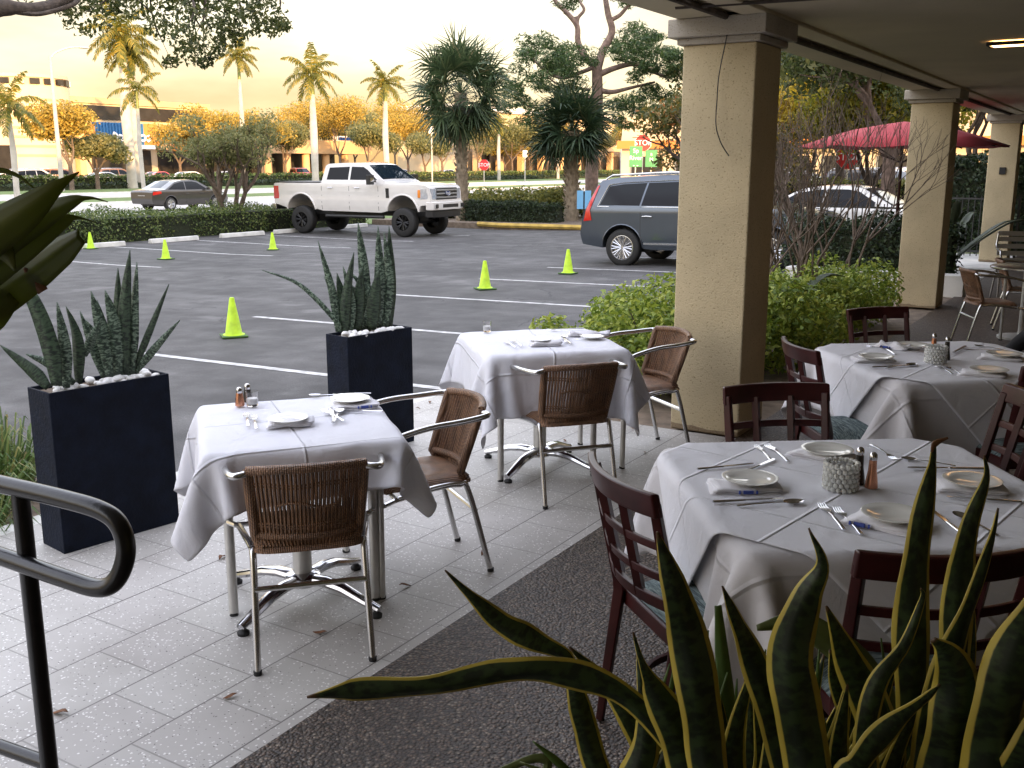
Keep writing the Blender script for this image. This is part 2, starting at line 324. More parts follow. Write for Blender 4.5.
# ------------------------------------------------------------------ builders
def tag(o, label=None, cat=None, group=None, kind=None):
    if label: o['label'] = label
    if cat: o['category'] = cat
    if group: o['group'] = group
    if kind: o['kind'] = kind
    return o
def thing(name, label, cat, loc=(0, 0, 0), rotz=0, group=None):
    o = bpy.data.objects.new(name, None); COL.objects.link(o); o.empty_display_size = .1
    o.location = loc; o.rotation_euler = (0, 0, rotz); return tag(o, label, cat, group)
def link(name, me, m=None, parent=None, smooth=35):
    if m is not None and not me.materials: me.materials.append(m)
    if smooth:
        me.polygons.foreach_set('use_smooth', [True]*len(me.polygons))
        if smooth < 180: me.set_sharp_from_angle(angle=R(smooth))
    o = bpy.data.objects.new(name, me); COL.objects.link(o)
    if parent: o.parent = parent
    return o
def dup(root, loc=None, rotz=None, label=None):
    r = root.copy(); COL.objects.link(r)
    if loc is not None: r.location = loc
    if rotz is not None: r.rotation_euler = (0, 0, rotz)
    if label: r['label'] = label
    def rec(a, b):
        for ch in a.children:
            c = ch.copy(); COL.objects.link(c); c.parent = b; rec(ch, c)
    rec(root, r); return r
class MB:
    def __init__(s): s.v = []; s.f = []; s.mi = []; s.uv = None
    def add(s, vs, fs, mi=0):
        o = len(s.v); s.v += [tuple(v) for v in vs]; s.f += [tuple(i+o for i in f) for f in fs]; s.mi += [mi]*len(fs); return s
    def box(s, c, d, rz=0, mi=0, tilt=None):
        x, y, z = (k/2 for k in d); vs = [Vector((sx*x, sy*y, sz*z)) for sz in (-1, 1) for sx, sy in ((-1, -1), (1, -1), (1, 1), (-1, 1))]
        m = Matrix.Rotation(rz, 3, 'Z')
        if tilt: m = m @ Matrix.Rotation(tilt[1], 3, tilt[0])
        vs = [m @ v+Vector(c) for v in vs]
        return s.add(vs, [(3, 2, 1, 0), (4, 5, 6, 7), (0, 1, 5, 4), (1, 2, 6, 5), (2, 3, 7, 6), (3, 0, 4, 7)], mi)
    def tube(s, pts, r, n=10, mi=0, cap=True, flat=None):
        pts = [Vector(p) for p in pts]; L = len(pts); rr = r if isinstance(r, (list, tuple)) else [r]*L
        vs = []; up = None
        for i, p in enumerate(pts):
            d = (pts[min(i+1, L-1)]-pts[max(i-1, 0)])
            d = d.normalized() if d.length > 1e-9 else Vector((0, 0, 1))
            if up is None:
                up = Vector((0, 0, 1)) if abs(d.z) < .9 else Vector((1, 0, 0))
            a = d.cross(up)
            if a.length < 1e-6: a = d.cross(Vector((0, 1, .1)))
            a.normalize(); b = a.cross(d).normalized(); up = b
            for k in range(n):
                th = 2*PI*k/n; vs.append(p+(a*math.cos(th)+b*math.sin(th)*(flat or 1))*rr[i])
        fs = [(i*n+k, i*n+(k+1) % n, (i+1)*n+(k+1) % n, (i+1)*n+k) for i in range(L-1) for k in range(n)]
        if cap: fs += [tuple(reversed(range(n))), tuple(range((L-1)*n, L*n))]
        return s.add(vs, fs, mi)
    def lathe(s, prof, c=(0, 0, 0), n=20, mi=0, axis='Z', cap=True):
        vs = []
        for r, z in prof:
            for k in range(n):
                th = 2*PI*k/n; p = (r*math.cos(th), r*math.sin(th), z)
                if axis == 'Y': p = (p[0], p[2], p[1])
                if axis == 'X': p = (p[2], p[0], p[1])
                vs.append(Vector(p)+Vector(c))
        L = len(prof); fs = [(i*n+k, i*n+(k+1) % n, (i+1)*n+(k+1) % n, (i+1)*n+k) for i in range(L-1) for k in range(n)]
        if cap:
            if prof[0][0] > 1e-5: fs.append(tuple(reversed(range(n))))
            if prof[-1][0] > 1e-5: fs.append(tuple(range((L-1)*n, L*n)))
        return s.add(vs, fs, mi)
    def prism(s, poly, h0, h1, mi=0, axis='Z', c=(0, 0, 0)):
        n = len(poly); vs = []
        for h in (h0, h1):
            for a, b in poly:
                p = {'Z': (a, b, h), 'Y': (a, h, b), 'X': (h, a, b)}[axis]; vs.append(Vector(p)+Vector(c))
        fs = [tuple(reversed(range(n))), tuple(range(n, 2*n))]+[(k, (k+1) % n, n+(k+1) % n, n+k) for k in range(n)]
        return s.add(vs, fs, mi)
    def mesh(s, name='mesh'):
        me = bpy.data.meshes.new(name); me.from_pydata(s.v, [], s.f)
        if any(s.mi): me.polygons.foreach_set('material_index', s.mi)
        bm = bmesh.new(); bm.from_mesh(me); bmesh.ops.recalc_face_normals(bm, faces=bm.faces); bm.to_mesh(me); bm.free()
        me.update(); return me
    def build(s, name, m, parent=None, smooth=35, bevel=0):
        me = s.mesh(name)
        for k in (m if isinstance(m, (list, tuple)) else [m]): me.materials.append(k)
        o = link(name, me, None, parent, smooth)
        if bevel:
            bv = o.modifiers.new('edge', 'BEVEL'); bv.width = bevel; bv.segments = 2; bv.limit_method = 'ANGLE'; bv.angle_limit = R(40)
            o.modifiers.new('wn', 'WEIGHTED_NORMAL')
        return o
def arc(c, r, a0, a1, n, plane='XY', z=0):
    out = []
    for i in range(n+1):
        a = a0+(a1-a0)*i/n; u, v = r*math.cos(a), r*math.sin(a)
        out.append({'XY': (c[0]+u, c[1]+v, c[2]), 'XZ': (c[0]+u, c[1], c[2]+v), 'YZ': (c[0], c[1]+u, c[2]+v)}[plane])
    return out
def bez(pts, n=8):                     # catmull-rom
    P = [Vector(p) for p in pts]; P = [2*P[0]-P[1]]+P+[2*P[-1]-P[-2]]; out = []
    for i in range(1, len(P)-2):
        for k in range(n):
            t = k/n; a, b, c, d = P[i-1:i+3]
            out.append(.5*((2*b)+(c-a)*t+(2*a-5*b+4*c-d)*t*t+(3*b-a-3*c+d)*t*t*t))
    out.append(P[-2]); return out
def sheet(name, x0, y0, x1, y1, z, m, kind='structure', zfun=None, th=0, parent=None, nx=1, ny=1):
    b = MB(); vs = []; fs = []
    for j in range(ny+1):
        for i in range(nx+1):
            x = x0+(x1-x0)*i/nx; y = y0+(y1-y0)*j/ny; vs.append((x, y, (zfun(x) if zfun else 0)+z))
    for j in range(ny):
        for i in range(nx):
            a = j*(nx+1)+i; fs.append((a, a+1, a+nx+2, a+nx+1))
    me = bpy.data.meshes.new(name); me.from_pydata(vs, [], fs); me.materials.append(m)
    o = link(name, me, None, parent, 0)
    if kind: o['kind'] = kind
    return o
LEAFP = .75
def leaves(name, C, n, size, m, parent=None, up=.3, aspect=2.2, droop=0, jitter=.0):
    """C: (k,6) clump centres and radii; n leaves spread inside them; each leaf a folded diamond"""
    C = np.asarray(C, float); vol = C[:, 3]*C[:, 4]*C[:, 5]; vol = vol**LEAFP
    idx = rng.choice(len(C), n, p=vol/vol.sum())
    d = rng.normal(size=(n, 3)); d /= np.linalg.norm(d, axis=1)[:, None]
    rad = rng.uniform(.35, 1.0, n)**.6
    P = C[idx, :3]+d*C[idx, 3:6]*rad[:, None]
    return leafmesh(name, P, d, size, m, parent, up, aspect)
def leafmesh(name, P, d, size, m, parent=None, up=.3, aspect=2.2):
    n = len(P)
    nrm = d*.6+rng.normal(size=(n, 3))*.6; nrm[:, 2] += up; nrm /= np.linalg.norm(nrm, axis=1)[:, None]
    t = np.cross(nrm, rng.normal(size=(n, 3))); t /= np.linalg.norm(t, axis=1)[:, None]
    s = np.cross(nrm, t); L = size*rng.uniform(.6, 1.3, n)[:, None]; W = L/aspect
    V = np.stack([P-t*L*.5, P+s*W*.5+nrm*W*.15, P+t*L*.5-nrm*L*.12, P-s*W*.5+nrm*W*.15], 1).reshape(-1, 3)
    me = bpy.data.meshes.new(name); me.vertices.add(4*n); me.vertices.foreach_set('co', V.ravel())
    me.loops.add(4*n); me.loops.foreach_set('vertex_index', np.arange(4*n))
    me.polygons.add(n); me.polygons.foreach_set('loop_start', np.arange(0, 4*n, 4)); me.polygons.foreach_set('loop_total', np.full(n, 4))
    me.update(); me.materials.append(m)
    o = bpy.data.objects.new(name, me); COL.objects.link(o)
    if parent: o.parent = parent
    return o
def blades(name, items, m, parent=None):
    """items: list of (list of points, list of widths, side vector) ; thin strips joined in one mesh"""
    vs = []; fs = []
    for pts, ws, side in items:
        o = len(vs); k = len(pts)
        for p, w in zip(pts, ws):
            vs.append(p-side*w/2); vs.append(p+side*w/2)
        fs += [(o+2*i, o+2*i+1, o+2*i+3, o+2*i+2) for i in range(k-1)]
    me = bpy.data.meshes.new(name); me.from_pydata(vs, [], fs); me.materials.append(m)
    o = bpy.data.objects.new(name, me); COL.objects.link(o)
    if parent: o.parent = parent
    return o
def blade_leaf(name, pts, ws, m, parent=None, hint=Vector((0, 0, 1)), vee=.22, twist=0, th=.0025, n=6, wave=0):
    """one broad sword-shaped leaf with a channelled section, real thickness and UVs (u across, v along)"""
    P = bez(pts, n); K = len(P); W = []
    for i in range(K):
        f = i/(K-1)*(len(ws)-1); a = int(min(f, len(ws)-2)); W.append(ws[a]+(ws[a+1]-ws[a])*(f-a))
    vs = []; uvs = []; A = 7
    ln = 0
    for i, p in enumerate(P):
        d = (P[min(i+1, K-1)]-P[max(i-1, 0)]).normalized()
        s = d.cross(hint); s = s.normalized() if s.length > 1e-4 else Vector((1, 0, 0)); nn = s.cross(d).normalized()
        if twist:
            q = Matrix.Rotation(twist*i/(K-1), 3, d); s = q @ s; nn = q @ nn
        for k in range(A):
            u = k/(A-1)-.5
            wv = wave*W[i]*math.sin(i*.55+(3 if u > 0 else 0))*abs(u)*2
            vs.append(p+s*W[i]*u+nn*(abs(u)*2*vee*W[i]*.5+wv)); uvs.append((u+.5, i/(K-1)))
    fs = [(i*A+k, i*A+k+1, (i+1)*A+k+1, (i+1)*A+k) for i in range(K-1) for k in range(A-1)]
    me = bpy.data.meshes.new(name); me.from_pydata(vs, [], fs); uvl = me.uv_layers.new(name='UVMap')
    for l in me.loops: uvl.data[l.index].uv = uvs[l.vertex_index]
    o = link(name, me, m, parent, 180)
    sd = o.modifiers.new('body', 'SOLIDIFY'); sd.thickness = th; sd.offset = 0
    return o
M['pinebark'] = mat('pinkish_bark', (.24, .17, .14), .95, var=.35, vscale=7, bump=.8, bscale=25)
M['l_dark2'] = leafmat('dark_fan_fronds', [(0, (.014, .034, .016)), (.6, (.032, .06, .025)), (.93, (.06, .09, .035)), (1, (.16, .14, .07))], trans=.2)
M['l_autumn2'] = leafmat('sparse_olive_leaves', [(0, (.05, .07, .015)), (.5, (.12, .12, .03)), (.9, (.25, .18, .04)), (1, (.45, .15, .04))], trans=.4)
M['l_gold2'] = leafmat('yellow_green_leaves', [(0, (.12, .16, .02)), (.45, (.32, .32, .03)), (1, (.60, .46, .05))], trans=.5)
M['bigleaf2'] = mat('dark_strap_leaf', (.03, .045, .012), .5, var=.3, vscale=7)
M['plainleaf'] = mat('plain_green_leaf', (.07, .125, .028), .45, var=.4, vscale=12)
M['paleleaf'] = mat('pale_green_leaf', (.12, .15, .05), .5, var=.35, vscale=12)
EXPO = 2.28; SUNE = 2.3; VMIX = .52; VSTR = 9.5
VE0, VE1, VE2, VE3, VE4 = (.235, .16, .065), (.25, .195, .115), (.29, .25, .185), (.92, .93, .98), (.80, .85, 1.02)
# ------------------------------------------------------------------ ground and the lot
sheet('ground', -900, -600, 700, 900, -.56, M['earth'])
sheet('parking_lot', -24.6, -60, -4.6, 29.2, 0, M['asphalt'], zfun=lotz, nx=40)
sheet('parking_lane', -19.0, 29.2, -4.6, 95, -.004, M['asphalt'], zfun=lotz, nx=30)
def line_(x0, x1, y, w=.10):
    return sheet('parking_line', x0, y-w/2, x1, y+w/2, .004, M['paint'], zfun=lotz, nx=16)
NEARL = [6.88, 9.5, 12.3, 14.9, 17.3, 20.1, 22.85, 25.6]
for i, y in enumerate(NEARL): line_(-9.95, -4.75, y)
for y in [3.4, 6.15, 8.9, 11.6, 14.25, 17.5, 20.3, 23.0, 25.8]: line_(-23.4, -17.6, y, .1)
sheet('verge', -38, -60, -24.6, 130, GZ-.006, M['grass'])
sheet('road', -51.5, -200, -37.5, 320, GZ-.05+.012, M['road'])
sheet('median_grass', -58.5, -200, -51.5, 320, GZ+.02, M['grass'])
sheet('far_road', -70, -200, -58.5, 320, GZ-.05+.012, M['road'])
sheet('far_verge', -84, -200, -70, 320, GZ+.03, M['grass'])
sheet('far_parking_lot', -112, -200, -84, 320, GZ, M['asphalt'])
b = MB()
for x in (-37.5, -51.5, -58.5, -70): b.box((x, 60, GZ-.02), (.18, 520, .15))
tag(b.build('road_kerb', M['concrete'], smooth=0), kind='structure')
# terrazzo patio: a raised slab with a pale edging course
b = MB(); b.box((-3.28, 1.0, -.155), (2.36, 10.2, .31)); tag(b.build('patio', M['terrazzo'], smooth=0), kind='structure')
b = MB(); b.box((2.95, 9.5, -.155), (10.1, 41, .31)); tag(b.build('arcade_floor', M['pebble'], smooth=0), kind='structure')
b = MB(); b.box((-4.53, 1.0, -.16), (.13, 10.2, .315)); tag(b.build('kerb', M['concrete'], smooth=0, bevel=.012), kind='structure')
b = MB(); b.box((-3.35, 11.6, -.17), (2.5, 11.0, .30)); tag(b.build('planting_bed', M['soil'], smooth=0), kind='structure')
b = MB(); b.box((-4.53, 17, -.2), (.13, 21.5, .27)); tag(b.build('bed_kerb', M['concrete'], smooth=0), kind='structure')
b = MB(); b.box((-3.3, 19.6, -.16), (2.4, 4.6, .315)); tag(b.build('side_path', M['concrete'], smooth=0), kind='structure')
# raised island with yellow kerb beyond the lot
isl = [tuple(atg(*q)[:2]) for q in ((487, 229), (530, 230), (575, 229.5), (612, 226), (690, 214), (640, 205), (470, 208))]
ix = [(-19.6, 29.3), (-18.6, 29.0), (-14.4, 29.6), (-13.2, 31.0), (-13.5, 44), (-18, 47), (-24.4, 47), (-24.4, 29.4)]
b = MB(); b.prism(ix, -.6, -.24); tag(b.build('island', M['soil'], smooth=0), kind='structure')
b = MB(); b.tube([(x, y, -.26) for x, y in ix[:6]], .085, 6, flat=1.0)
tag(b.build('island_kerb', M['kerb'], smooth=0), kind='structure')
# wheel stops
SL = ['white concrete wheel stop beside the far cone, half behind the broad hanging leaves', 'white concrete wheel stop in front of the clipped hedge, right of the broad leaves', 'white concrete wheel stop behind the cone in front of the hedge', 'white concrete wheel stop below the multi-stemmed tree', 'white concrete wheel stop just behind the cone left of the white pickup', 'white concrete wheel stop under the white pickup between its wheels']
for i, (y, l) in enumerate(zip([15.35, 17.05, 19.6, 22.2, 24.4, 27.2], SL)):
    b = MB(); b.prism([(-.08, 0), (.08, 0), (.055, .11), (.04, .125), (-.04, .125), (-.055, .11)], -.85, .85, axis='Y')
    o = b.build('wheel_stop', M['concrete'], bevel=.01); o.location = (-23.55, y, GZ+.002); o.rotation_euler = (0, 0, R(random.uniform(-2, 2)))
    tag(o, l, 'wheel stop', 'white wheel stops along the hedge')

# ------------------------------------------------------------------ arcade: pillars, soffit
PL = ['rough cream stucco pillar nearest the tables, a thin black wire hanging down its face', 'cream stucco pillar second from the front, beside the low leafy shrubs', 'cream stucco pillar third from the front, with a small dark box on it']
for i, (yy, l) in enumerate(zip((6.12, 13.15, 20.2), PL)):
    t_ = thing('pillar', l, 'pillar', (-2.33, yy+.24, 0), 0, 'stucco pillars of the arcade')
    MB().box((0, 0, 1.22), (.47, .48, 2.44)).build('shaft', M['stucco'], t_, bevel=.012)
    b = MB(); b.box((0, 0, 2.46), (.53, .54, .04)); b.box((0, 0, 2.535), (.62, .63, .11)); b.build('capital', M['capital'], t_, bevel=.008)
    if i == 2: MB().box((.02, -.255, 1.62), (.1, .03, .12)).build('box', M['plastic'], t_)
b = MB(); P = [(-2.36, 6.09, 2.60)]+[at(x, y, 0) for x, y in ()]
wy = 6.075
def onplane(x, y, Y): r = ray(x, y); k = Y/r.y; return Vector((r.x*k, Y, EYE+r.z*k))
pts = [onplane(x, y, wy) for x, y in ((729, 26), (725, 45), (719, 75), (717, 100), (716, 125), (721, 143), (729, 156))]
tag(MB().tube(bez(pts, 6), .0035, 6).build('wire', M['plastic']), 'thin black wire dangling down the face of the nearest pillar', 'wire')
roof = thing('arcade_roof', 'flat plaster soffit of the covered arcade carried by the cream pillars', 'roof', (0, 0, 2.6))
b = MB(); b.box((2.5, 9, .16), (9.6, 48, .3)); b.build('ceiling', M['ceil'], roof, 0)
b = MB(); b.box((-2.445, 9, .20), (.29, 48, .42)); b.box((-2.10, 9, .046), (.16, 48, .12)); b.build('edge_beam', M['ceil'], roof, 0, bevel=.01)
b = MB(); b.tube([(-2.27, -8, -.015), (-2.27, 33, -.015)], .022, 8); b.tube([(-2.4, 5.6, -.012), (-1.2, 5.75, -.012)], .012, 6); b.tube([(-2.23, 5.4, -.012), (-2.1, 4.2, -.012), (-.4, 3.4, -.012)], .016, 6); b.build('conduit', M['darkbark'], roof)
b = MB(); b.box((2.5, 9, .62), (9.9, 48.4, .5)); b.build('parapet', M['bcream'], roof, 0)
lp = thing('ceiling_lamp', 'lit warm strip lamp recessed in the arcade soffit', 'ceiling lamp', (-.92, 8.55, 2.6), 0)
MB().box((.1, 0, -.012), (.62, .16, .02)).build('diffuser', M['lampglow'], lp); b = MB()
for s in (-1, 1): b.box((.1, s*.093, -.012), (.68, .02, .026)); b.box((.1+s*.33, 0, -.012), (.02, .165, .026))
b.build('frame', M['plastic'], lp)
bw = thing('unseen_back_wall', 'unseen back wall of the arcade with dark windows, added to darken the space', 'wall', (2.4, 8, 0))  # out-of-view back and end wall, added to darken the space under the roof
b = MB(); b.box((.15, -.5, 1.3), (.3, 49, 2.59)); b.box((-2.4, -16.2, 1.3), (5.0, .3, 2.59)); b.build('wall', M['stucco'], bw, 0)
for k in range(9):
    f_ = MB().box((-.03, -14+k*4.2, 1.25), (.08, 2.9, 2.1)).build('window_frame', M['darkmetal'], bw, 0); MB().box((-.06, -14+k*4.2, 1.25), (.06, 2.76, 1.96)).build('pane', M['tint'], f_, 0)
b = MB(); b.box((13.5, -25, 8.5), (12, 100, 18.2)); o = b.build('unseen_shade_block', M['bcream'], smooth=0)  # out-of-view block; height and end chosen so it keeps sun off the lot
tag(o, 'unseen tall cream block behind the arcade, sized to shade the lot', 'building')

# ------------------------------------------------------------------ table cloths (draped by a small cloth solver)
ITN = 18
def drape(size, hx, hy, top, rot=0, N_=49, steps=165, pad=.006, seed=1, floor=None, off=(0, 0)):
    """square cloth laid over a box hx,hy (half sizes) whose top is at z=top; returns points grid"""
    r_ = np.random.default_rng(seed); s = size/(N_-1)
    g = np.linspace(-size/2, size/2, N_); X, Y = np.meshgrid(g, g, indexing='ij')
    c_, s_ = math.cos(rot), math.sin(rot)
    P = np.stack([X*c_-Y*s_+off[0], X*s_+Y*c_+off[1], np.full_like(X, top+.004)], -1)
    P[..., 2] += r_.normal(size=X.shape)*.0015+.004*np.sin(X*9+seed)*np.cos(Y*8)
    V = np.zeros_like(P); cons = []
    def add(di, dj, k):
        ln = s*math.hypot(di, dj); I, J = np.meshgrid(np.arange(N_), np.arange(N_), indexing='ij')
        ok = (I+di < N_) & (J+dj >= 0) & (J+dj < N_)
        key = (I//max(di, 1)) % 2 if di else (J//dj) % 2
        for c in (0, 1):
            mm = ok & (key == c); a = (I[mm]*N_+J[mm]); b_ = ((I[mm]+di)*N_+J[mm]+dj); cons.append((a, b_, ln, k))
    add(1, 0, 1.); add(0, 1, 1.); add(1, 1, .6); add(1, -1, .6); add(2, 0, .03); add(0, 2, .03)
    dt = .016; HX, HY = hx+pad, hy+pad; RC = .022
    for st in range(steps):
        if st == 70: dt = .009; V *= .5
        V[..., 2] -= 9.8*dt; V *= .965; Q = P+V*dt; q = Q.reshape(-1, 3)
        for it in range(8 if st < 70 else 14):
            for a, b_, ln, k in cons:
                d = q[b_]-q[a]; l = np.sqrt((d*d).sum(1))+1e-9; cr = (d*((l-ln)/l*.5*k)[:, None]); q[a] += cr; q[b_] -= cr
            x, y, z = q[:, 0], q[:, 1], q[:, 2]
            qx = np.abs(x)-(HX-RC); qy = np.abs(y)-(HY-RC); both = (qx > 0) & (qy > 0); hyp = np.sqrt(qx*qx+qy*qy)+1e-9
            sd = np.where(both, hyp-RC, np.maximum(qx, qy)-RC); nx = np.where(both, qx/hyp, (qx > qy)*1.0)*np.sign(x); ny = np.where(both, qy/hyp, (qx <= qy)*1.0)*np.sign(y)
            dz = top-z; ins = (sd < 0) & (dz > 0) & (dz < .9); up = ins & (dz <= -sd); sdw = ins & ~up
            q[up, 2] = top; q[sdw, 0] -= (nx*sd)[sdw]; q[sdw, 1] -= (ny*sd)[sdw]
            if floor is not None: q[:, 2] = np.maximum(q[:, 2], floor)
        V = (Q-P)/dt
        on = Q[..., 2] < top+.003; on &= Q[..., 2] > top-.003
        V[on] *= .5
        P = Q
    return P
def cloth_obj(name, P, m, loc, rz, uvrep=1, th=.0016):
    N_ = P.shape[0]; vs = P.reshape(-1, 3).tolist()
    fs = [(i*N_+j, (i+1)*N_+j, (i+1)*N_+j+1, i*N_+j+1) for i in range(N_-1) for j in range(N_-1)]
    me = bpy.data.meshes.new(name); me.from_pydata(vs, [], fs); uvl = me.uv_layers.new(name='UVMap')
    for l in me.loops:
        v = l.vertex_index; uvl.data[l.index].uv = ((v//N_)/(N_-1), (v % N_)/(N_-1))
    o = link(name, me, m, None, 180); o.location = loc; o.rotation_euler = (0, 0, rz)
    sb = o.modifiers.new('smooth', 'SUBSURF'); sb.levels = 1; sb.render_levels = 1
    sd = o.modifiers.new('body', 'SOLIDIFY'); sd.thickness = th; sd.offset = 1
    return o

def bistro_table(loc, rz, hx, hy, label):
    t_ = thing('pedestal_table', label, 'table', loc, rz, 'cloth-covered tables')
    pl = []
    for sx, sy, a0 in ((1, 1, 0), (-1, 1, 90), (-1, -1, 180), (1, -1, 270)):
        for k in range(6): a = R(a0+18*k); pl.append((sx*(hx-.085)+.065*math.cos(a), sy*(hy-.085)+.065*math.sin(a)))
    MB().prism(pl, .700, .728).build('tabletop', M['wood'], t_, bevel=.004)
    MB().tube([(0, 0, .09), (0, 0, .71)], .038, 16).build('column', M['alumat'], t_)
    MB().lathe([(.06, .07), (.075, .08), (.07, .11), (.045, .125)], n=16).build('hub', M['chrome'], t_)
    for k in range(4):
        a = PI/4+k*PI/2; dx, dy = math.cos(a), math.sin(a)
        b = MB(); b.tube([(dx*r, dy*r, z) for r, z in ((.04, .095), (.12, .10), (.2, .088), (.30, .055), (.37, .035))], [.03, .03, .027, .023, .018], 10, flat=.75)
        lg = b.build('foot', M['chrome'], t_)
        MB().lathe([(.022, 0), (.024, .012), (.012, .022)], (dx*.355, dy*.355, 0), 12).build('glide', M['rubber'], lg)
    return t_
# near-left, middle, front-right, back-right
T1 = (Vector((-2.735, 2.80, 0)), R(49.5), .36, .40)
T2 = (Vector((-2.86, 4.90, 0)), R(46), .40, .40)
T3 = (Vector((-.665, 3.10, 0)), R(36), .52, .52)
T4 = (Vector((-.80, 5.47, 0)), R(38.5), .50, .50)
TOP = .742
def dress(T, size, label, name='tablecloth', rot=0, seed=1, pad=.006, m='cloth', off=(0, 0), lift=0, n=49):
    P = drape(size, T[2], T[3], TOP+.004+lift, rot, seed=seed, pad=pad, off=off, N_=n)
    o = cloth_obj(name, P, M[m], (T[0].x, T[0].y, 0), T[1]); tag(o, label, 'tablecloth', 'white tablecloths'); return o
bistro_table(T1[0], T1[1], T1[2], T1[3], 'square steel pedestal table on the pavers nearest the black handrail')
bistro_table(T2[0], T2[1], T2[2], T2[3], 'square steel pedestal table on the pavers between the second planter and the nearest pillar')
bistro_table(T3[0], T3[1], T3[2], T3[3], 'large square table on the pebble floor just behind the yellow-edged foreground plant')
bistro_table(T4[0], T4[1], T4[2], T4[3], 'large square table on the pebble floor beyond the front right table')
dress(T1, 1.22, 'white cloth with long corner points over the small table nearest the handrail', seed=3, off=(-.02, .01), rot=R(2))
dress(T2, 1.38, 'white cloth with fluted corners over the middle table beside the second planter', seed=5, off=(0, -.02), rot=R(-2))
dress(T3, 1.72, 'long white undercloth on the big table behind the yellow-edged plant', seed=7, m='under', n=55)
dress(T3, 1.30, 'white square top cloth laid cornerwise on the big table behind the yellow-edged plant', 'top_cloth', rot=R(45+3), seed=8, pad=.03, lift=.006, off=(.0, .02), n=51)
dress(T4, 1.66, 'long white undercloth on the back right table near the shrubs', seed=9, m='under', n=51)
dress(T4, 1.26, 'white square top cloth laid cornerwise on the back right table near the shrubs', 'top_cloth', rot=R(45-3), seed=10, pad=.03, lift=.006, n=49)

# ------------------------------------------------------------------ woven bistro chair (faces +Y)
def backpt(u, z, off=0):               # u -1..1 across, z height: curved back leaning away
    lean = (z-.42)*.34; x = u*(.176+.022*(z-.42)/.32); return Vector((x, -.175-lean+.055*u*u-off-(.012), z))
def woven_chair(label, loc, rz, group='woven rattan chairs'):
    t_ = thing('woven_chair', label, 'chair', loc, rz, group)
    # seat: padded slab of woven cane, rolled edges
    vs = []; fs = []; nx, ny = 12, 12
    for layer in (0, 1):
        for j in range(ny+1):
            for i in range(nx+1):
                u = i/nx*2-1; v = j/ny*2-1; k = 1-.10*(abs(u)*abs(v))**4
                x = u*.198*k; y = -.005+v*.205*k; e = max(abs(u), abs(v))
                z = .445-.028*max(0, e-.75)**2*16-.012*(1-u*u)*(1-v*v) if layer == 0 else .41
                if v > .8: z -= .010*(v-.8)*5
                vs.append((x, y, z))
    k1 = (nx+1)*(ny+1)
    for j in range(ny):
        for i in range(nx):
            a = j*(nx+1)+i; fs += [(a, a+1, a+nx+2, a+nx+1), (a+k1+nx+1, a+k1+nx+2, a+k1+1, a+k1)]
    ring = [i for i in range(nx+1)]+[j*(nx+1)+nx for j in range(1, ny+1)]+[ny*(nx+1)+i for i in range(nx-1, -1, -1)]+[j*(nx+1) for j in range(ny-1, 0, -1)]
    for q in range(len(ring)): a, c = ring[q], ring[(q+1) % len(ring)]; fs.append((a, a+k1, c+k1, c))
    MB().add(vs, fs).build('seat', M['weave'], t_, 60)
    b = MB()                           # backrest: rolled cane border and upright cords
    b.tube([backpt(-1+i/10, .722+.012*(1-(i/10-1)**2)) for i in range(21)], .017, 8)
    for s in (-1, 1): b.tube([backpt(s, .722), backpt(s, .6), backpt(s, .46), Vector((s*.165, -.165, .425))], [.017, .019, .019, .016], 8)
    b.tube([backpt(-1+i/6, .465) for i in range(13)], .016, 8)
    for i in range(27):
        u = -.93+1.86*i/26; j = random.uniform(-.004, .004)
        b.tube([backpt(u, .728), backpt(u+j, .66, .003), backpt(u-j, .56, -.002), backpt(u, .455), Vector((u*.165, -.19, .43))], .0066, 5, cap=False)
    for z in (.50, .512, .66, .672): b.tube([backpt(-1+i/6, z+.004*math.sin(i), .003) for i in range(13)], .004, 5, cap=False)
    b.tube([backpt(-.55+i*.1, .59+.012*math.sin(i*.55), .004) for i in range(12)], .0055, 5)
    b.build('backrest', M['weave'], t_, 60)
    for s in (-1, 1):                  # arm loop running down into a stout front leg
        pts = bez([backpt(s*.98, .712), (s*.245, -.24, .708), (s*.268, -.12, .698), (s*.275, .02, .69), (s*.277, .15, .665), (s*.275, .215, .642)], 5)
        b = MB(); b.tube(pts, .0125, 10); b.build('armrest', M['alu'], t_, 60)
        b = MB(); b.tube([(s*.275, .205, .645), (s*.276, .228, .632), (s*.276, .235, .60), (s*.276, .237, .35), (s*.277, .24, .008)], [.013, .0175, .0185, .0185, .0185], 10, flat=.8)
        lg = b.build('front_leg', M['alumat'], t_, 60)
        MB().lathe([(.017, 0), (.017, .012)], (s*.277, .24, 0), 10).build('foot_cap', M['rubber'], lg)
        b = MB(); b.tube(bez([(s*.235, .15, .395), (s*.215, -.02, .415), (s*.195, -.13, .41), (s*.192, -.175, .375), (s*.198, -.27, .012)], 5), .0125, 10)
        lg = b.build('rear_leg', M['alu'], t_, 60)
        MB().lathe([(.014, 0), (.015, .016)], (s*.198, -.272, 0), 10).build('foot_cap', M['rubber'], lg)
        MB().tube([(s*.275, .22, .39), (s*.235, .15, .395)], .011, 8).build('side_rail', M['alu'], t_)
    MB().tube([(-.193, -.206, .285), (.193, -.206, .285)], .011, 8).build('stretcher', M['alu'], t_)
    MB().tube([(-.255, .16, .398), (.255, .16, .398)], .010, 8).build('seat_rail', M['alu'], t_)
    return t_
WC = woven_chair('brown woven chair, back to the camera, in front of the table nearest the handrail', (-2.50, 2.585, 0), R(47))
dup(WC, (-2.57, 3.33, 0), R(236-90), 'brown woven chair side-on between the two small tables, its aluminium arms under the near cloth')
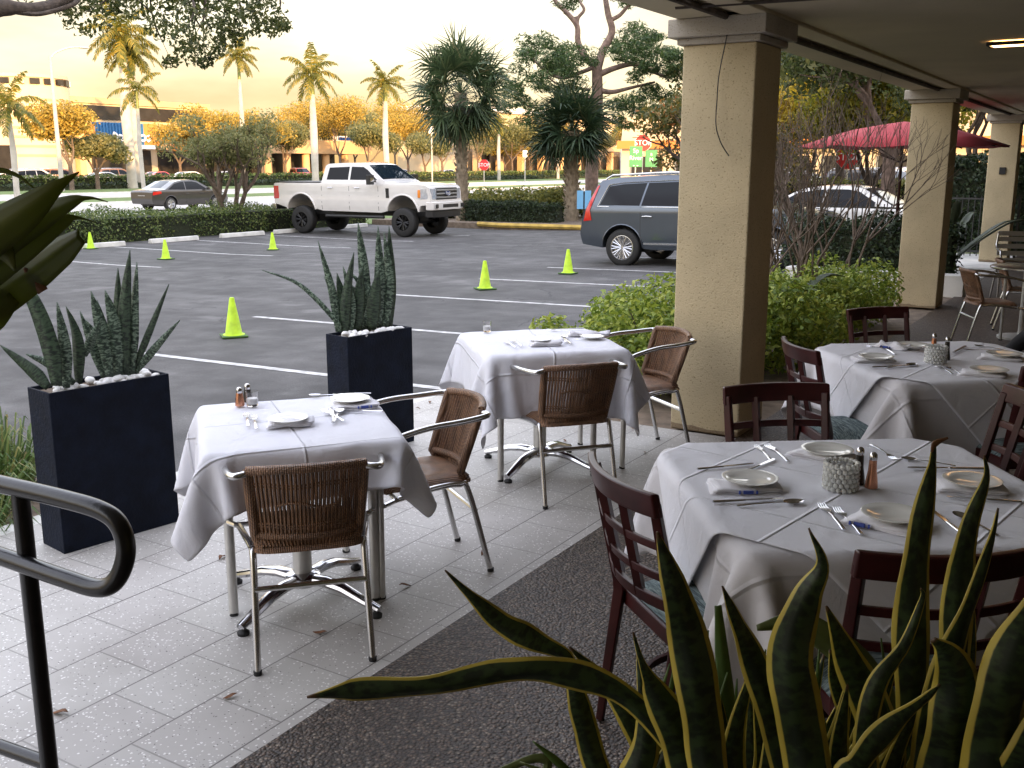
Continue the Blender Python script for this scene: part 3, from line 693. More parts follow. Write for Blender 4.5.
dup(WC, (-2.54, 4.60, 0), R(140-90), 'brown woven chair with its back turned, in front of the middle table')
dup(WC, (-2.52, 5.48, 0), R(234-90), 'brown woven chair side-on between the middle table and the nearest pillar')
dup(WC, (-1.22, 10.75, 0), R(-62), 'woven chair under the arcade beyond the back right table, left one of the far pair')
dup(WC, (-1.05, 12.0, 0), R(-80), 'woven chair of the far pair whose curved back shows behind the other one')

# ------------------------------------------------------------------ mahogany side chair (faces +Y)
def mpost(s, z):                       # rear posts, raked
    y = -.20-max(0, z-.45)*.22-(.06 if z < .02 else .06*(1-z/.45) if z < .45 else 0)
    return Vector((s*(.192+.012*max(0, z-.45)/.5), y, z))
def mback(u, z): p = mpost(1, z); return Vector((u*p.x, p.y-.05*(1-u*u), z))
def mahogany_chair(label, loc, rz, arms=False):
    t_ = thing('mahogany_chair', label, 'chair', loc, rz, 'mahogany dining chairs')
    for s in (-1, 1):
        MB().tube([mpost(s, z) for z in (0, .2, .43, .47, .58, .7, .845)], [.017, .021, .024, .024, .022, .021, .019], 4, cap=True, flat=1.0).build('rear_leg', M['wood'], t_, 40, bevel=.004)
        MB().tube([(s*.195, .185, 0), (s*.198, .19, .2), (s*.2, .19, .40)], [.015, .019, .023], 4).build('front_leg', M['wood'], t_, 40, bevel=.004)
    def rail(zc, h, th, n=10):
        b = MB(); vs = []; fs = []
        for i in range(n+1):
            u = -1+2*i/n; p = mback(u, zc)
            for dy, dz in ((th/2, -h/2), (th/2, h/2), (-th/2, h/2), (-th/2, -h/2)): vs.append((p.x*1.08, p.y+dy-(dz*.22), p.z+dz))
        for i in range(n):
            for k in range(4): fs.append((i*4+k, i*4+(k+1) % 4, (i+1)*4+(k+1) % 4, (i+1)*4+k))
        fs += [(3, 2, 1, 0), (n*4, n*4+1, n*4+2, n*4+3)]; b.add(vs, fs); return b
    rail(.845, .07, .026).build('top_rail', M['wood'], t_, 50, bevel=.006)
    rail(.545, .038, .018).build('lower_rail', M['wood'], t_, 50, bevel=.003)
    for z in (.63, .725): rail(z, .026, .014).build('rung', M['wood'], t_, 50, bevel=.003)
    for u in (-.36, .36):
        b = MB()
        for z0, z1 in ((.54, .69), (.69, .83)): 
            p, q = mback(u, z0), mback(u, z1); b.tube([p+Vector((0, .006, 0)), q+Vector((0, .006, 0))], .017, 4)
        b.build('slat', M['wood'], t_, 40)
    b = MB(); b.prism([(-.215, .215), (.215, .215), (.19, -.19), (-.19, -.19)], .385, .435); b.build('seat_frame', M['wood'], t_, 30, bevel=.006)
    b = MB(); pr = []
    n = 10; vs = []; fs = []
    for j in range(n+1):
        for i in range(n+1):
            u, v = i/n*2-1, j/n*2-1; w = .19+.022*(v+1)/2
            vs.append((u*w, v*.19+.012, .437+.045*max(0, (1-abs(u)**4)*(1-abs(v)**4))**.5))
    for j in range(n):
        for i in range(n): a = j*(n+1)+i; fs.append((a, a+1, a+n+2, a+n+1))
    fs.append(tuple([i for i in range(n+1)]+[j*(n+1)+n for j in range(1, n+1)]+[n*(n+1)+i for i in range(n-1, -1, -1)]+[j*(n+1) for j in range(n-1, 0, -1)])[::-1])
    b.add(vs, fs).build('cushion', M['cushion'], t_, 60)
    b = MB(); pts = [Vector((.16*math.cos(a), .0+.19*math.sin(a), .20)) for a in np.linspace(PI*.5, PI*2.5, 29)]; b.tube(pts, .013, 6, cap=False); b.build('ring_stretcher', M['wood'], t_, 60)
    return t_
MC = mahogany_chair('dark red wooden chair seen side-on, left of the big table behind the yellow-edged plant', (-.925, 2.50, 0), R(-32+0))
def text(body, size, loc, rot, m, parent, ext=.003, name='lettering'):
    cu = bpy.data.curves.new(name, 'FONT'); cu.body = body; cu.size = size; cu.extrude = ext; cu.align_x = 'CENTER'; cu.align_y = 'CENTER'
    o = bpy.data.objects.new(name, cu); COL.objects.link(o)
    bpy.context.view_layer.update(); me = bpy.data.meshes.new_from_object(o); COL.objects.unlink(o); bpy.data.objects.remove(o)
    me.materials.clear(); me.materials.append(M[m]); q = bpy.data.objects.new(name, me); COL.objects.link(q); q.location = loc; q.rotation_euler = rot; q.parent = parent; return q
MC.location = (-.99, 2.70, 0); MC.rotation_euler.z = R(50-90)
dup(MC, (-.97, 3.60, 0), R(-49-90), 'dark red wooden chair standing between the nearest pillar and the big table, facing the camera')
dup(MC, (-1.13, 5.0, 0), R(38-90), 'dark red wooden chair just right of the nearest pillar, beside the back right table')
dup(MC, (-1.10, 6.10, 0), R(-40-90), 'dark red wooden chair at the far side of the back right table, against the shrubs')
dup(MC, (-.47, 2.58, 0), R(126-90), 'dark red wooden chair half hidden by the yellow-edged leaves, its back to the camera')
dup(MC, (-.58, 4.02, 0), R(205-90), 'dark wooden chair at the right edge between the two big tables, its seat pointing left')
dup(MC, (-.40, 5.12, 0), R(128-90), 'dark wooden chair at the right edge against the cloth of the back right table')

# ------------------------------------------------------------------ tableware
WZ = TOP+.0135
def cutlery(kind):
    b = MB()
    if kind == 'fork':
        b.tube(bez([(-.095, 0, .004), (-.06, 0, .006), (0, 0, .007), (.035, 0, .004)], 4), [.0055]*4+[.0045]*4+[.0028]*5, 8, flat=.35)
        b.prism([(.03, -.003), (.048, -.012), (.058, -.0125), (.058, .0125), (.048, .012), (.03, .003)], .003, .0055)
        for k in range(4): b.tube([(.056, -.0098+k*.0065, .0045), (.078, -.0095+k*.0063, .003), (.098, -.0088+k*.0058, .007)], [.0023, .0019, .001], 6, flat=.6)
    if kind == 'knife':
        b.tube([(-.11, 0, .005), (-.05, 0, .005), (-.01, 0, .005)], [.0065, .0058, .005], 8, flat=.6)
        b.prism([(-.012, -.006), (.09, -.0085), (.108, -.004), (.112, .004), (.1, .0075), (-.012, .006)], .004, .006)
    if kind == 'spoon':
        b.tube(bez([(-.095, 0, .004), (-.05, 0, .006), (.02, 0, .007), (.05, 0, .005)], 4), [.0055]*4+[.0045]*4+[.0028]*5, 8, flat=.4)
        vs = []; fs = []; n = 14; rings = 4
        for j in range(rings+1):
            rr = j/rings
            for k in range(n): a = 2*PI*k/n; vs.append((.074+.03*rr*math.cos(a), .0185*rr*math.sin(a), .001+.0075*rr*rr))
        for j in range(rings):
            for k in range(n): fs.append((j*n+k, j*n+(k+1) % n, (j+1)*n+(k+1) % n, (j+1)*n+k))
        for z in (0,): b.add(vs, fs); b.add([(x, y, zz-.0012) for x, y, zz in vs], [tuple(reversed(f)) for f in fs])
    return b.mesh(kind)
CM = {k: cutlery(k) for k in ('fork', 'knife', 'spoon')}
for me in CM.values(): me.materials.append(M['chrome'])
def put_cut(kind, h, e, label, z=WZ):
    """h: handle end, e: head end, as seen positions on the table top"""
    A, B = at(h[0], h[1], z), at(e[0], e[1], z); d = B-A; mid = (A+B)/2
    o = link(kind, CM[kind], None, None, 40); o.location = (mid.x, mid.y, z); o.rotation_euler = (0, 0, math.atan2(d.y, d.x))
    s = max(.85, min(1.1, d.length/.2)); o.scale = (s, s, s)
    tag(o, label, kind, 'steel cutlery on the tables'); return o
pm = MB().lathe([(.001, .004), (.045, .004), (.05, .0), (.052, .002), (.056, .006), (.083, .014), (.086, .0165), (.083, .0175), (.058, .010), (.05, .007), (.001, .0065)], n=40, cap=False).mesh('plate')
pm.materials.append(M['porcelain'])
def put_plate(x, y, label, z=WZ+.012, s=1.0):
    o = link('plate', pm, None, None, 60); p = at(x, y, z); o.location = p; o.scale = (s, s, s); tag(o, label, 'plate', 'white porcelain plates'); return o
def put_napkin(x, y, rz, label, l=.20, w=.13, puff=0, z=WZ, blue=(0.03, 0), seed=0):
    t_ = thing('napkin', label, 'napkin', at(x, y, z), rz, 'folded linen napkins')
    r_ = random.Random(seed); b = MB()
    for k in range(3):
        nx, ny = 10, 6; vs = []; fs = []
        for j in range(ny+1):
            for i in range(nx+1):
                u, v = i/nx-.5, j/ny-.5
                vs.append((u*(l-.006*k)+.004*k+.006*math.sin(v*4+k), v*(w-.008*k)+.004*math.sin(u*7+k+seed), .001+.0038*k+puff*(.6+.4*math.sin(u*11+seed+v*5))*(1-4*v*v)*k*.5+.0015*math.sin(u*9+v*7+k)))
        n = len(vs)
        fs = [(j*(nx+1)+i, j*(nx+1)+i+1, (j+1)*(nx+1)+i+1, (j+1)*(nx+1)+i) for j in range(ny) for i in range(nx)]
        b.add(vs, fs)
    o = b.build('linen', M['napkin'], t_, 180); sd = o.modifiers.new('b', 'SOLIDIFY'); sd.thickness = .003; sd.offset = 1
    if blue is not None:
        b = MB(); b.box((blue[0], -w/2-.002, .008), (.030, .006, .010)); b.box((blue[0]+.026, -w/2-.002, .008), (.005, .006, .010)); b.box((blue[0]-.026, -w/2-.002, .008), (.005, .006, .010))
        b.build('stripe', M['blue'], t_)
    return t_
def shaker(px, py, label, m, z=WZ-.002, h=.095):
    t_ = thing('shaker', label, 'shaker', at(px, py, z), 0, 'salt and pepper shakers')
    MB().lathe([(.016, 0), (.0195, .003), (.0185, .02), (.013, .055), (.0115, h-.02)], n=18).build('body', M[m], t_, 50)
    MB().lathe([(.012, h-.02), (.0125, h-.012), (.0115, h-.003), (.007, h+.003), (.001, h+.005)], n=18).build('cap', M['chrome'], t_, 50)
    return t_
def tumbler(px, py, label, z=WZ-.002, h=.072, r=.026, wax=True):
    t_ = thing('glass_tumbler', label, 'glass', at(px, py, z), 0, 'small glasses on the small tables')
    MB().lathe([(.001, .001), (r*.82, .001), (r*.86, .004), (r, h), (r-.002, h), (r*.86-.003, .010), (.001, .009)], n=28, cap=False).build('glass_wall', M['glass'], t_, 50)
    MB().lathe([(.001, .012), (r*.78, .012), (r*.84, h*.55), (.001, h*.55)], n=20, cap=False).build('wax', M['wax'], t_, 50)
    return t_
def candle(px, py, label, z=WZ-.002):
    t_ = thing('candle_holder', label, 'candle holder', at(px, py, z), .3, 'beaded glass candle holders')
    b = MB()
    s = [(0, 1), (.5, .866), (.866, .5), (1, 0), (.866, -.5), (.5, -.866), (0, -1)]
    r0 = .047
    for j in range(6):
        for k in range(18):
            a = 2*PI*(k+.5*(j % 2))/18; rr = .0088
            b.lathe([(max(.0005, rr*q[0]), rr*q[1]) for q in reversed(s)], (r0*math.cos(a), r0*math.sin(a), .009+j*.0145), 7, cap=False)
    b.build('glass_beads', M['crystal'], t_, 25)
    MB().lathe([(.001, .003), (.036, .003), (.037, .085), (.0345, .085), (.0335, .008), (.001, .008)], n=28, cap=False).build('cup', M['glass'], t_, 50)
    MB().lathe([(.001, .009), (.0325, .009), (.0325, .05), (.001, .05)], n=20, cap=False).build('candle', M['wax'], t_, 50)
    return t_
mm, tt, bb = nt('crystal_beads'); bb.inputs['Base Color'].default_value = (.92, .93, .90, 1); bb.inputs['Roughness'].default_value = .06
bb.inputs['Transmission Weight'].default_value = .45; bb.inputs['Coat Weight'].default_value = 1; M['crystal'] = mm

K1, K2, K3, K4 = 'the table nearest the handrail', 'the middle table', 'the front right table', 'the back right table'
shaker(240, 406, 'copper-bodied shaker, left one of the pair on '+K1, 'copper', h=.075)
shaker(248, 402, 'steel shaker right behind the copper one on '+K1, 'darkmetal', h=.075)
tumbler(252.5, 406, 'small glass of white wax beside the two shakers on '+K1, h=.062)
put_cut('fork', (249, 431), (246, 411), 'left one of two forks at the left of '+K1)
put_cut('fork', (257, 433), (253, 414), 'right one of two forks at the left of '+K1)
put_napkin(290, 424, R(48), 'pinkish folded napkin under the front plate on '+K1, l=.17, w=.10, puff=.012, blue=None, seed=2)
put_plate(288, 421, 'white side plate nearest the chair on '+K1, s=.88)
put_cut('fork', (346, 423), (322, 410), 'fork crossing under the spoon on '+K1)
put_cut('knife', (335, 428), (330, 405), 'knife beside the upright spoon on '+K1)
put_cut('spoon', (331, 427), (342, 408), 'spoon with its bowl up against the far plate on '+K1)
put_napkin(355, 406, R(50), 'folded napkin with a blue mark under the far plate on '+K1, l=.18, w=.12, blue=(.03, 0), seed=4)
put_plate(350, 401, 'white side plate on the far right corner of '+K1, s=.95)
put_cut('knife', (374, 412), (347, 411), 'knife lying in front of the blue-marked napkin on '+K1)
put_cut('spoon', (341, 396), (318, 396), 'spoon left of the far plate on '+K1)
put_cut('fork', (366, 394), (338, 395), 'fork at the far edge of '+K1)
tumbler(487, 332, 'small clear glass at the far left corner of '+K2, h=.066)
put_cut('fork', (526, 349), (508, 338), 'left fork of the pair on '+K2)
put_cut('fork', (519, 350), (502, 340), 'right hand fork of the pair nearest the front edge of '+K2)
put_napkin(545, 344, R(40), 'crumpled folded napkin at the front edge of '+K2, l=.17, w=.11, puff=.015, blue=None, seed=6)
put_plate(540, 341, 'side plate half under the crumpled napkin on '+K2, s=.8)
put_cut('knife', (573, 346), (560, 336), 'knife beside the crumpled napkin on '+K2)
put_cut('spoon', (566, 346), (564, 334), 'spoon beside the crumpled napkin on '+K2)
put_napkin(588, 335, R(32), 'long rolled napkin with a blue mark at the right corner of '+K2, l=.24, w=.08, puff=.02, blue=(.05, 0), seed=8)
put_plate(592, 338, 'side plate under the rolled napkin on '+K2, s=.8, z=WZ)
put_cut('knife', (582, 329), (553, 330), 'knife lying along the far edge of '+K2)
put_cut('fork', (570, 332), (549, 330), 'fork lying beside the far knife on '+K2)
# front right table
put_cut('knife', (700, 470), (751, 465), 'knife lying left of the blue-marked napkin on '+K3)
put_cut('knife', (748, 471), (772, 461), 'short butter knife below the far fork pair on '+K3)
put_cut('fork', (789, 463), (766, 445), 'right hand fork of the far left pair on '+K3)
put_cut('fork', (771, 461), (756, 446), 'left hand fork of the far left pair on '+K3)
put_napkin(743, 488, R(33), 'folded napkin with a blue mark under the left plate on '+K3, l=.21, w=.13, blue=(.0, 0), seed=10)
put_plate(750, 482, 'white plate on the left napkin on '+K3)
put_cut('knife', (716, 503), (781, 500), 'knife in front of the left plate on '+K3)
put_cut('spoon', (735, 507), (802, 503), 'spoon in front of the left plate on '+K3)
put_napkin(822, 456, R(-10), 'folded napkin under the far plate on '+K3, l=.20, w=.14, blue=None, seed=12)
put_plate(827, 453, 'white plate behind the beaded candle holder on '+K3)
candle(840, 489, 'candle holder of clear glass beads in the middle of '+K3)
shaker(858, 484, 'dark shaker right beside the beaded holder on '+K3, 'darkmetal', h=.115)
shaker(871, 488, 'copper shaker, right one of the pair on '+K3, 'copper', h=.11)
put_cut('fork', (847, 534), (819, 503), 'left fork of the near pair below the candle holder on '+K3)
put_cut('fork', (866, 540), (833, 506), 'right fork of the near pair below the candle holder on '+K3)
put_napkin(886, 524, R(-5), 'folded napkin with a blue mark under the near plate on '+K3, l=.20, w=.14, blue=(-.05, 0), seed=14)
put_plate(893, 518, 'white plate nearest the camera on '+K3)
put_cut('fork', (870, 445), (897, 461), 'fork behind the shakers on '+K3)
put_cut('spoon', (957, 467), (902, 459), 'spoon beyond the right plate on '+K3)
put_cut('knife', (984, 470), (907, 469), 'knife beyond the right plate on '+K3)
put_napkin(968, 489, R(20), 'folded napkin under the right plate on '+K3, l=.20, w=.13, blue=None, seed=16)
put_plate(972, 484, 'white plate at the right edge of '+K3)
put_cut('spoon', (1000, 538), (955, 514), 'spoon right of the near plate on '+K3)
put_cut('knife', (1018, 503), (950, 498), 'knife in front of the right plate on '+K3)
put_cut('knife', (956, 530), (935, 514), 'short knife touching the near plate on '+K3)
# back right table
put_napkin(872, 361, R(30), 'folded napkin under the left plate on '+K4, l=.20, w=.13, blue=None, seed=18)
put_plate(876, 359, 'white plate at the left of '+K4)
put_cut('knife', (872, 368), (918, 366), 'knife in front of the left plate on '+K4)
put_cut('spoon', (880, 370), (920, 364), 'spoon in front of the left plate on '+K4)
put_cut('fork', (892, 351), (866, 346), 'fork behind the left plate on '+K4)
put_cut('spoon', (897, 356), (880, 347), 'spoon behind the left plate on '+K4)
put_napkin(893, 348, R(-20), 'puffed napkin with a blue mark by the far plate on '+K4, l=.18, w=.08, puff=.03, blue=(-.02, 0), seed=20)
put_plate(912, 347, 'white plate at the far side of '+K4)
candle(935, 363, 'candle holder of clear glass beads in the middle of '+K4)
shaker(933, 353, 'copper shaker behind the beaded holder on '+K4, 'copper', h=.1)
shaker(946, 360, 'dark shaker right of the beaded holder on '+K4, 'darkmetal', h=.115)
put_cut('fork', (957, 377), (932, 364), 'left fork of the pair before the candle holder on '+K4)
put_cut('fork', (966, 377), (941, 365), 'right fork of the pair before the candle holder on '+K4)
put_napkin(1000, 359, R(5), 'folded napkin under the far right plate on '+K4, l=.2, w=.13, blue=None, seed=22)
put_plate(1004, 356, 'white plate at the right edge of '+K4)
put_napkin(982, 375, R(5), 'folded napkin under the front plate on '+K4, l=.2, w=.13, blue=None, seed=24)
put_plate(989, 372, 'white plate at the front edge of '+K4)
put_cut('knife', (950, 355), (969, 345), 'knife right of the shakers on '+K4)
put_cut('fork', (992, 351), (968, 350), 'fork beyond the knife at the right of '+K4)
put_cut('spoon', (1006, 351), (975, 346), 'spoon at the far right side of '+K4)

# ------------------------------------------------------------------ planters with snake plants
def planter(label, x0, x1, y0, y1, h, rz):
    t_ = thing('planter', label, 'planter', ((x0+x1)/2, (y0+y1)/2, 0), rz, 'dark square-cut planters'); w, d = x1-x0, y1-y0
    b = MB(); vs = []
    for z, k in ((0, 0), (h, 0), (h, .012), (h-.05, .012)):
        vs += [(-w/2+k, -d/2+k, z), (w/2-k, -d/2+k, z), (w/2-k, d/2-k, z), (-w/2+k, d/2-k, z)]
    fs = [(3, 2, 1, 0)]+[(a*4+k, a*4+(k+1) % 4, a*4+4+(k+1) % 4, a*4+4+k) for a in range(3) for k in range(4)]
    b.add(vs, fs).build('box', M['planter'], t_, bevel=.004)
    MB().box((0, 0, h-.04), (w-.026, d-.026, .04)).build('soil', M['soil'], t_, 0)
    return t_
def pebbles(cx, cy, w, d, z, rz, n, where):
    base = None
    for i in range(n):
        bm = bmesh.new(); bmesh.ops.create_icosphere(bm, subdivisions=2, radius=1)
        if base is None or i < 4:
            me = bpy.data.meshes.new('pebble'); 
            for v in bm.verts: v.co *= 1+.18*mnoise.noise(v.co*1.4+Vector((i*9, 0, 0)))
            bm.to_mesh(me); me.materials.append(M['white']); MESH_P.append(me)
        bm.free()
        me = MESH_P[i % len(MESH_P)]; o = link('pebble', me, None, None, 180)
        u, v = random.uniform(-.47, .47), random.uniform(-.48, .48)
        if random.random() < .6: u = random.choice((.28, .42, .36))
        p = Matrix.Rotation(rz, 3, 'Z') @ Vector((u*w, v*d, 0)); o.location = (cx+p.x, cy+p.y, z+random.uniform(-.008, .012))
        s = random.uniform(.013, .026); o.scale = (s*1.35, s, s*.72); o.rotation_euler = (random.uniform(-.3, .3), random.uniform(-.3, .3), random.uniform(0, 6.28))
        tag(o, 'smooth white pebble on the soil of '+where, 'pebble', 'white pebbles in '+where)
MESH_P = []
PLR = R(-10)
PC1 = (-4.05, 2.89); PC2 = (-3.96, 4.72)
planter('dark navy box planter nearest the camera on the left, taller grey-green leaves leaning out', PC1[0]-.105, PC1[0]+.105, PC1[1]-.29, PC1[1]+.29, .745, PLR*.9)
planter('dark navy box planter behind the near small table, a thin dry leaf arching left', PC2[0]-.10, PC2[0]+.10, PC2[1]-.26, PC2[1]+.26, .735, PLR*.9)
pebbles(PC1[0], PC1[1], .17, .53, .738, PLR*.9, 46, 'the planter nearest the camera')
pebbles(PC2[0], PC2[1], .17, .47, .728, PLR*.9, 36, 'the planter behind the near small table')
def snake(label, pc, d, L, zb):
    t_ = thing('snake_plant', label, 'snake plant', (pc[0], pc[1], zb-.02), 0, 'snake plants in the planters'); o0 = Vector(t_.location)
    for pts, wpx, tw in L:
        W = [atd(x, y, dd) for x, y, dd in pts]; k = FPX/d
        wm = wpx/k
        blade_leaf('leaf', [p-o0 for p in W], [wm*.55, wm*.8, wm, wm*.95, wm*.75, wm*.45, .002], M['band'], t_, hint=Vector((-math.sin(YAW+tw*.5), math.cos(YAW+tw*.5), 0.0)), vee=.5, twist=tw, th=.004, n=6, wave=.05)
dc1, dc2 = 4.58, 6.12
f = lambda L, d: [([(x, y, d+dz) for x, y in p], w, t) for p, w, t, dz in L]
snake('tall snake plants in the planter nearest the camera, grey-green banded leaves', PC1, dc1, f([
    ([(56, 386), (50, 350), (32, 300), (5, 262)], 17, .2, -.25), ([(48, 388), (30, 370), (0, 345)], 13, .1, -.22), ([(62, 386), (52, 350), (50, 322)], 12, .3, -.18),
    ([(66, 388), (64, 345), (57, 302)], 12, .2, -.2), ([(78, 384), (76, 340), (66, 306)], 13, -.2, -.12), ([(74, 384), (50, 365), (26, 354)], 10, .1, -.15),
    ([(110, 378), (101, 330), (91, 291)], 13, .3, 0), ([(118, 376), (114, 325), (105, 290)], 14, .2, .03), ([(84, 356), (92, 338), (102, 318)], 9, .3, -.05),
    ([(124, 375), (124, 315), (130, 250)], 14, .2, .05), ([(130, 376), (132, 320), (137, 262)], 13, -.2, .08), ([(122, 376), (118, 320), (118, 268)], 12, .1, .1),
    ([(104, 378), (92, 345), (80, 311)], 9, .3, .02), ([(132, 374), (150, 330), (169, 284)], 7, .2, .1), ([(134, 374), (155, 348), (180, 320)], 8, .1, .1),
    ([(112, 380), (100, 345), (86, 320)], 11, -.2, .05), ([(120, 376), (108, 340), (97, 300)], 10, .2, .12)], dc1), .73)
snake('snake plants in the planter behind the near small table, one thin leaf arching far left', PC2, dc2, f([
    ([(340, 332), (335, 320), (300, 285), (262, 270)], 5, .1, -.1), ([(338, 332), (332, 290), (318, 241)], 8, .2, -.08), ([(342, 332), (338, 305), (324, 276)], 7, .2, -.05),
    ([(345, 334), (346, 300), (354, 252)], 11, .2, -.08), ([(350, 333), (350, 300), (343, 266)], 10, -.2, -.05), ([(357, 332), (359, 300), (362, 268)], 13, .2, -.02),
    ([(341, 333), (343, 305), (337, 273)], 12, .2, -.03), ([(362, 331), (372, 300), (350, 272)], 11, .1, .03), ([(368, 331), (364, 270), (358, 222)], 11, .2, .04),
    ([(372, 330), (374, 300), (379, 270)], 14, .1, .02), ([(378, 330), (380, 280), (378, 226)], 12, .2, .07), ([(384, 330), (388, 280), (384, 232)], 12, -.2, .09),
    ([(389, 329), (391, 280), (389, 226)], 11, .2, .12), ([(380, 330), (376, 310), (370, 290)], 14, .1, .1), ([(366, 331), (360, 305), (352, 285)], 13, .1, .08), ([(349, 332), (343, 312), (336, 296)], 12, .1, .08)], dc2), .72)
# ------------------------------------------------------------------ handrail
t_ = thing('handrail', 'black enamelled tube handrail with a rounded end at the left', 'handrail', at(38, 780, 0.0)*1.0, 0)
o0 = Vector(t_.location)
HD = 2.10
def hr(x, y, d=HD): return atd(x, y, d)-o0
loopc = [hr(-60, 471, 2.32), hr(0, 484, 2.24), hr(60, 498, 2.17), hr(100, 510, 2.13), hr(119, 525, 2.11), hr(126, 552, 2.10), hr(117, 579, 2.10), hr(98, 588, 2.11), hr(60, 577, 2.15), hr(0, 556, 2.23), hr(-60, 538, 2.31)]
MB().tube(bez(loopc, 8), .0212, 16).build('rail', M['rail'], t_, 80)
pb = at(40, 790, 0); pt = hr(20, 492, 2.22)
foot = Vector((pt.x, pt.y, -o0.z))
MB().tube([foot, Vector((pt.x, pt.y, pt.z))], .0205, 16).build('post', M['rail'], t_, 80)
MB().lathe([(.05, 0), (.05, .008), (.026, .012)], (foot.x, foot.y, 0), 20).build('base_plate', M['rail'], t_)
p2 = hr(0, 748, 2.24); dirv = (loopc[1]-loopc[0]).normalized()
q = Vector((pt.x, pt.y, hr(28, 764, 2.22).z))
MB().tube([q-dirv*.9, q-dirv*.4, q], .0175, 14).build('lower_rail', M['rail'], t_, 80)

# ------------------------------------------------------------------ cones
def cone(label, p, rz):
    t_ = thing('traffic_cone', label, 'cone', p, rz, 'lime green traffic cones')
    MB().lathe([(.108, .022), (.098, .03), (.028, .445), (.022, .455), (.018, .455)], n=28, cap=True).build('cone_body', M['cone'], t_, 50)
    b = MB(); b.box((0, 0, .012), (.29, .29, .022)); b.build('base', M['conebase'], t_, bevel=.006)
    MB().lathe([(.125, .0235), (.122, .030), (.105, .033)], n=28).build('collar', M['cone'], t_, 50)
    return t_
CL = [((234, 337), 'lime traffic cone nearest the camera, standing left of the second planter', 1.0), ((166, 259.5), 'lime traffic cone before the hedge, left of the multi-stemmed tree', 1.0), ((273, 250), 'lime traffic cone just left of the white pickup', .98),
      ((485, 289.5), 'lime traffic cone in mid lot, left of the one by the grey car', 1.0), ((568, 274), 'lime traffic cone nearest the rear of the blue-grey car', .98), ((91, 249), 'lime traffic cone mostly hidden behind the broad hanging leaves', .95)]
for i, (q, l, s) in enumerate(CL):
    p = atg(*q); p.z += .006; c = cone(l, p, R(random.uniform(0, 60))) if i == 0 else dup(CONE0, p, R(random.uniform(0, 60)), l)
    if i == 0: CONE0 = c; ref = -p.x*math.sin(YAW)+p.y*math.cos(YAW)
    else: c.scale = (s, s, s)

# ------------------------------------------------------------------ vehicles
def car_shell(outline, hw, cx, cz, top_crown=.02):
    """outline: (x,z) polygon of the side; hw(x,z): half width; returns bmesh of a closed curved shell"""
    bm = bmesh.new(); vs = [bm.verts.new((x, 0, z)) for x, z in outline]; bm.faces.new(vs)
    for x in cx: bmesh.ops.bisect_plane(bm, geom=bm.verts[:]+bm.edges[:]+bm.faces[:], plane_co=(x, 0, 0), plane_no=(1, 0, 0))
    for z in cz: bmesh.ops.bisect_plane(bm, geom=bm.verts[:]+bm.edges[:]+bm.faces[:], plane_co=(0, 0, z), plane_no=(0, 0, 1))
    V = [(v.co.x, v.co.z) for v in bm.verts]; bm.verts.index_update()
    F = [tuple(v.index for v in f.verts) for f in bm.faces]; E = [tuple(v.index for v in e.verts) for e in bm.edges if len(e.link_faces) == 1]
    bm.free(); mb = MB(); n = len(V)
    vs = [(x, -hw(x, z), z) for x, z in V]+[(x, hw(x, z), z) for x, z in V]
    fs = list(F)+[tuple(k+n for k in reversed(f)) for f in F]; mb.add(vs, fs)
    idx = {}
    S = 8; used = sorted({k for e in E for k in e}); zt = max(z for x, z in V)
    for k in used:
        x, z = V[k]; w = hw(x, z); row = [k]
        for s in range(1, S):
            u = s/S*2-1; mb.v.append((x, u*w, z+(top_crown*(1-u*u) if z > .6*zt*.8 else 0))); row.append(len(mb.v)-1)
        row.append(k+n); idx[k] = row
    for a, b_ in E:
        for s in range(S): mb.f.append((idx[a][s], idx[b_][s], idx[b_][s+1], idx[a][s+1])); mb.mi.append(0)
    return mb
def side_panel(poly, hw, off, th=.012, sides=(-1, 1), cuts=3):
    mb = MB()
    bm = bmesh.new(); bm.faces.new([bm.verts.new((x, 0, z)) for x, z in poly])
    xs = [p[0] for p in poly]; zs = [p[1] for p in poly]
    for i in range(1, cuts+1):
        bmesh.ops.bisect_plane(bm, geom=bm.verts[:]+bm.edges[:]+bm.faces[:], plane_co=(0, 0, min(zs)+(max(zs)-min(zs))*i/(cuts+1)), plane_no=(0, 0, 1))
        bmesh.ops.bisect_plane(bm, geom=bm.verts[:]+bm.edges[:]+bm.faces[:], plane_co=(min(xs)+(max(xs)-min(xs))*i/(cuts+1), 0, 0), plane_no=(1, 0, 0))
    bm.verts.index_update(); V = [(v.co.x, v.co.z) for v in bm.verts]; F = [tuple(v.index for v in f.verts) for f in bm.faces]; E = [tuple(v.index for v in e.verts) for e in bm.edges if len(e.link_faces) == 1]; bm.free()
    for s in sides:
        n = len(V); vs = [(x, s*(hw(x, z)+off), z) for x, z in V]+[(x, s*(hw(x, z)+off-th), z) for x, z in V]
        mb.add(vs, list(F)+[tuple(k+n for k in reversed(f)) for f in F]+[(a, b_, b_+n, a+n) for a, b_ in E])
    return mb
def both(poly, hw, off, name, m, parent, smooth=30, cuts=3):
    for s in (-1, 1): side_panel(poly, hw, off, sides=(s,), cuts=cuts).build(name, m, parent, smooth)
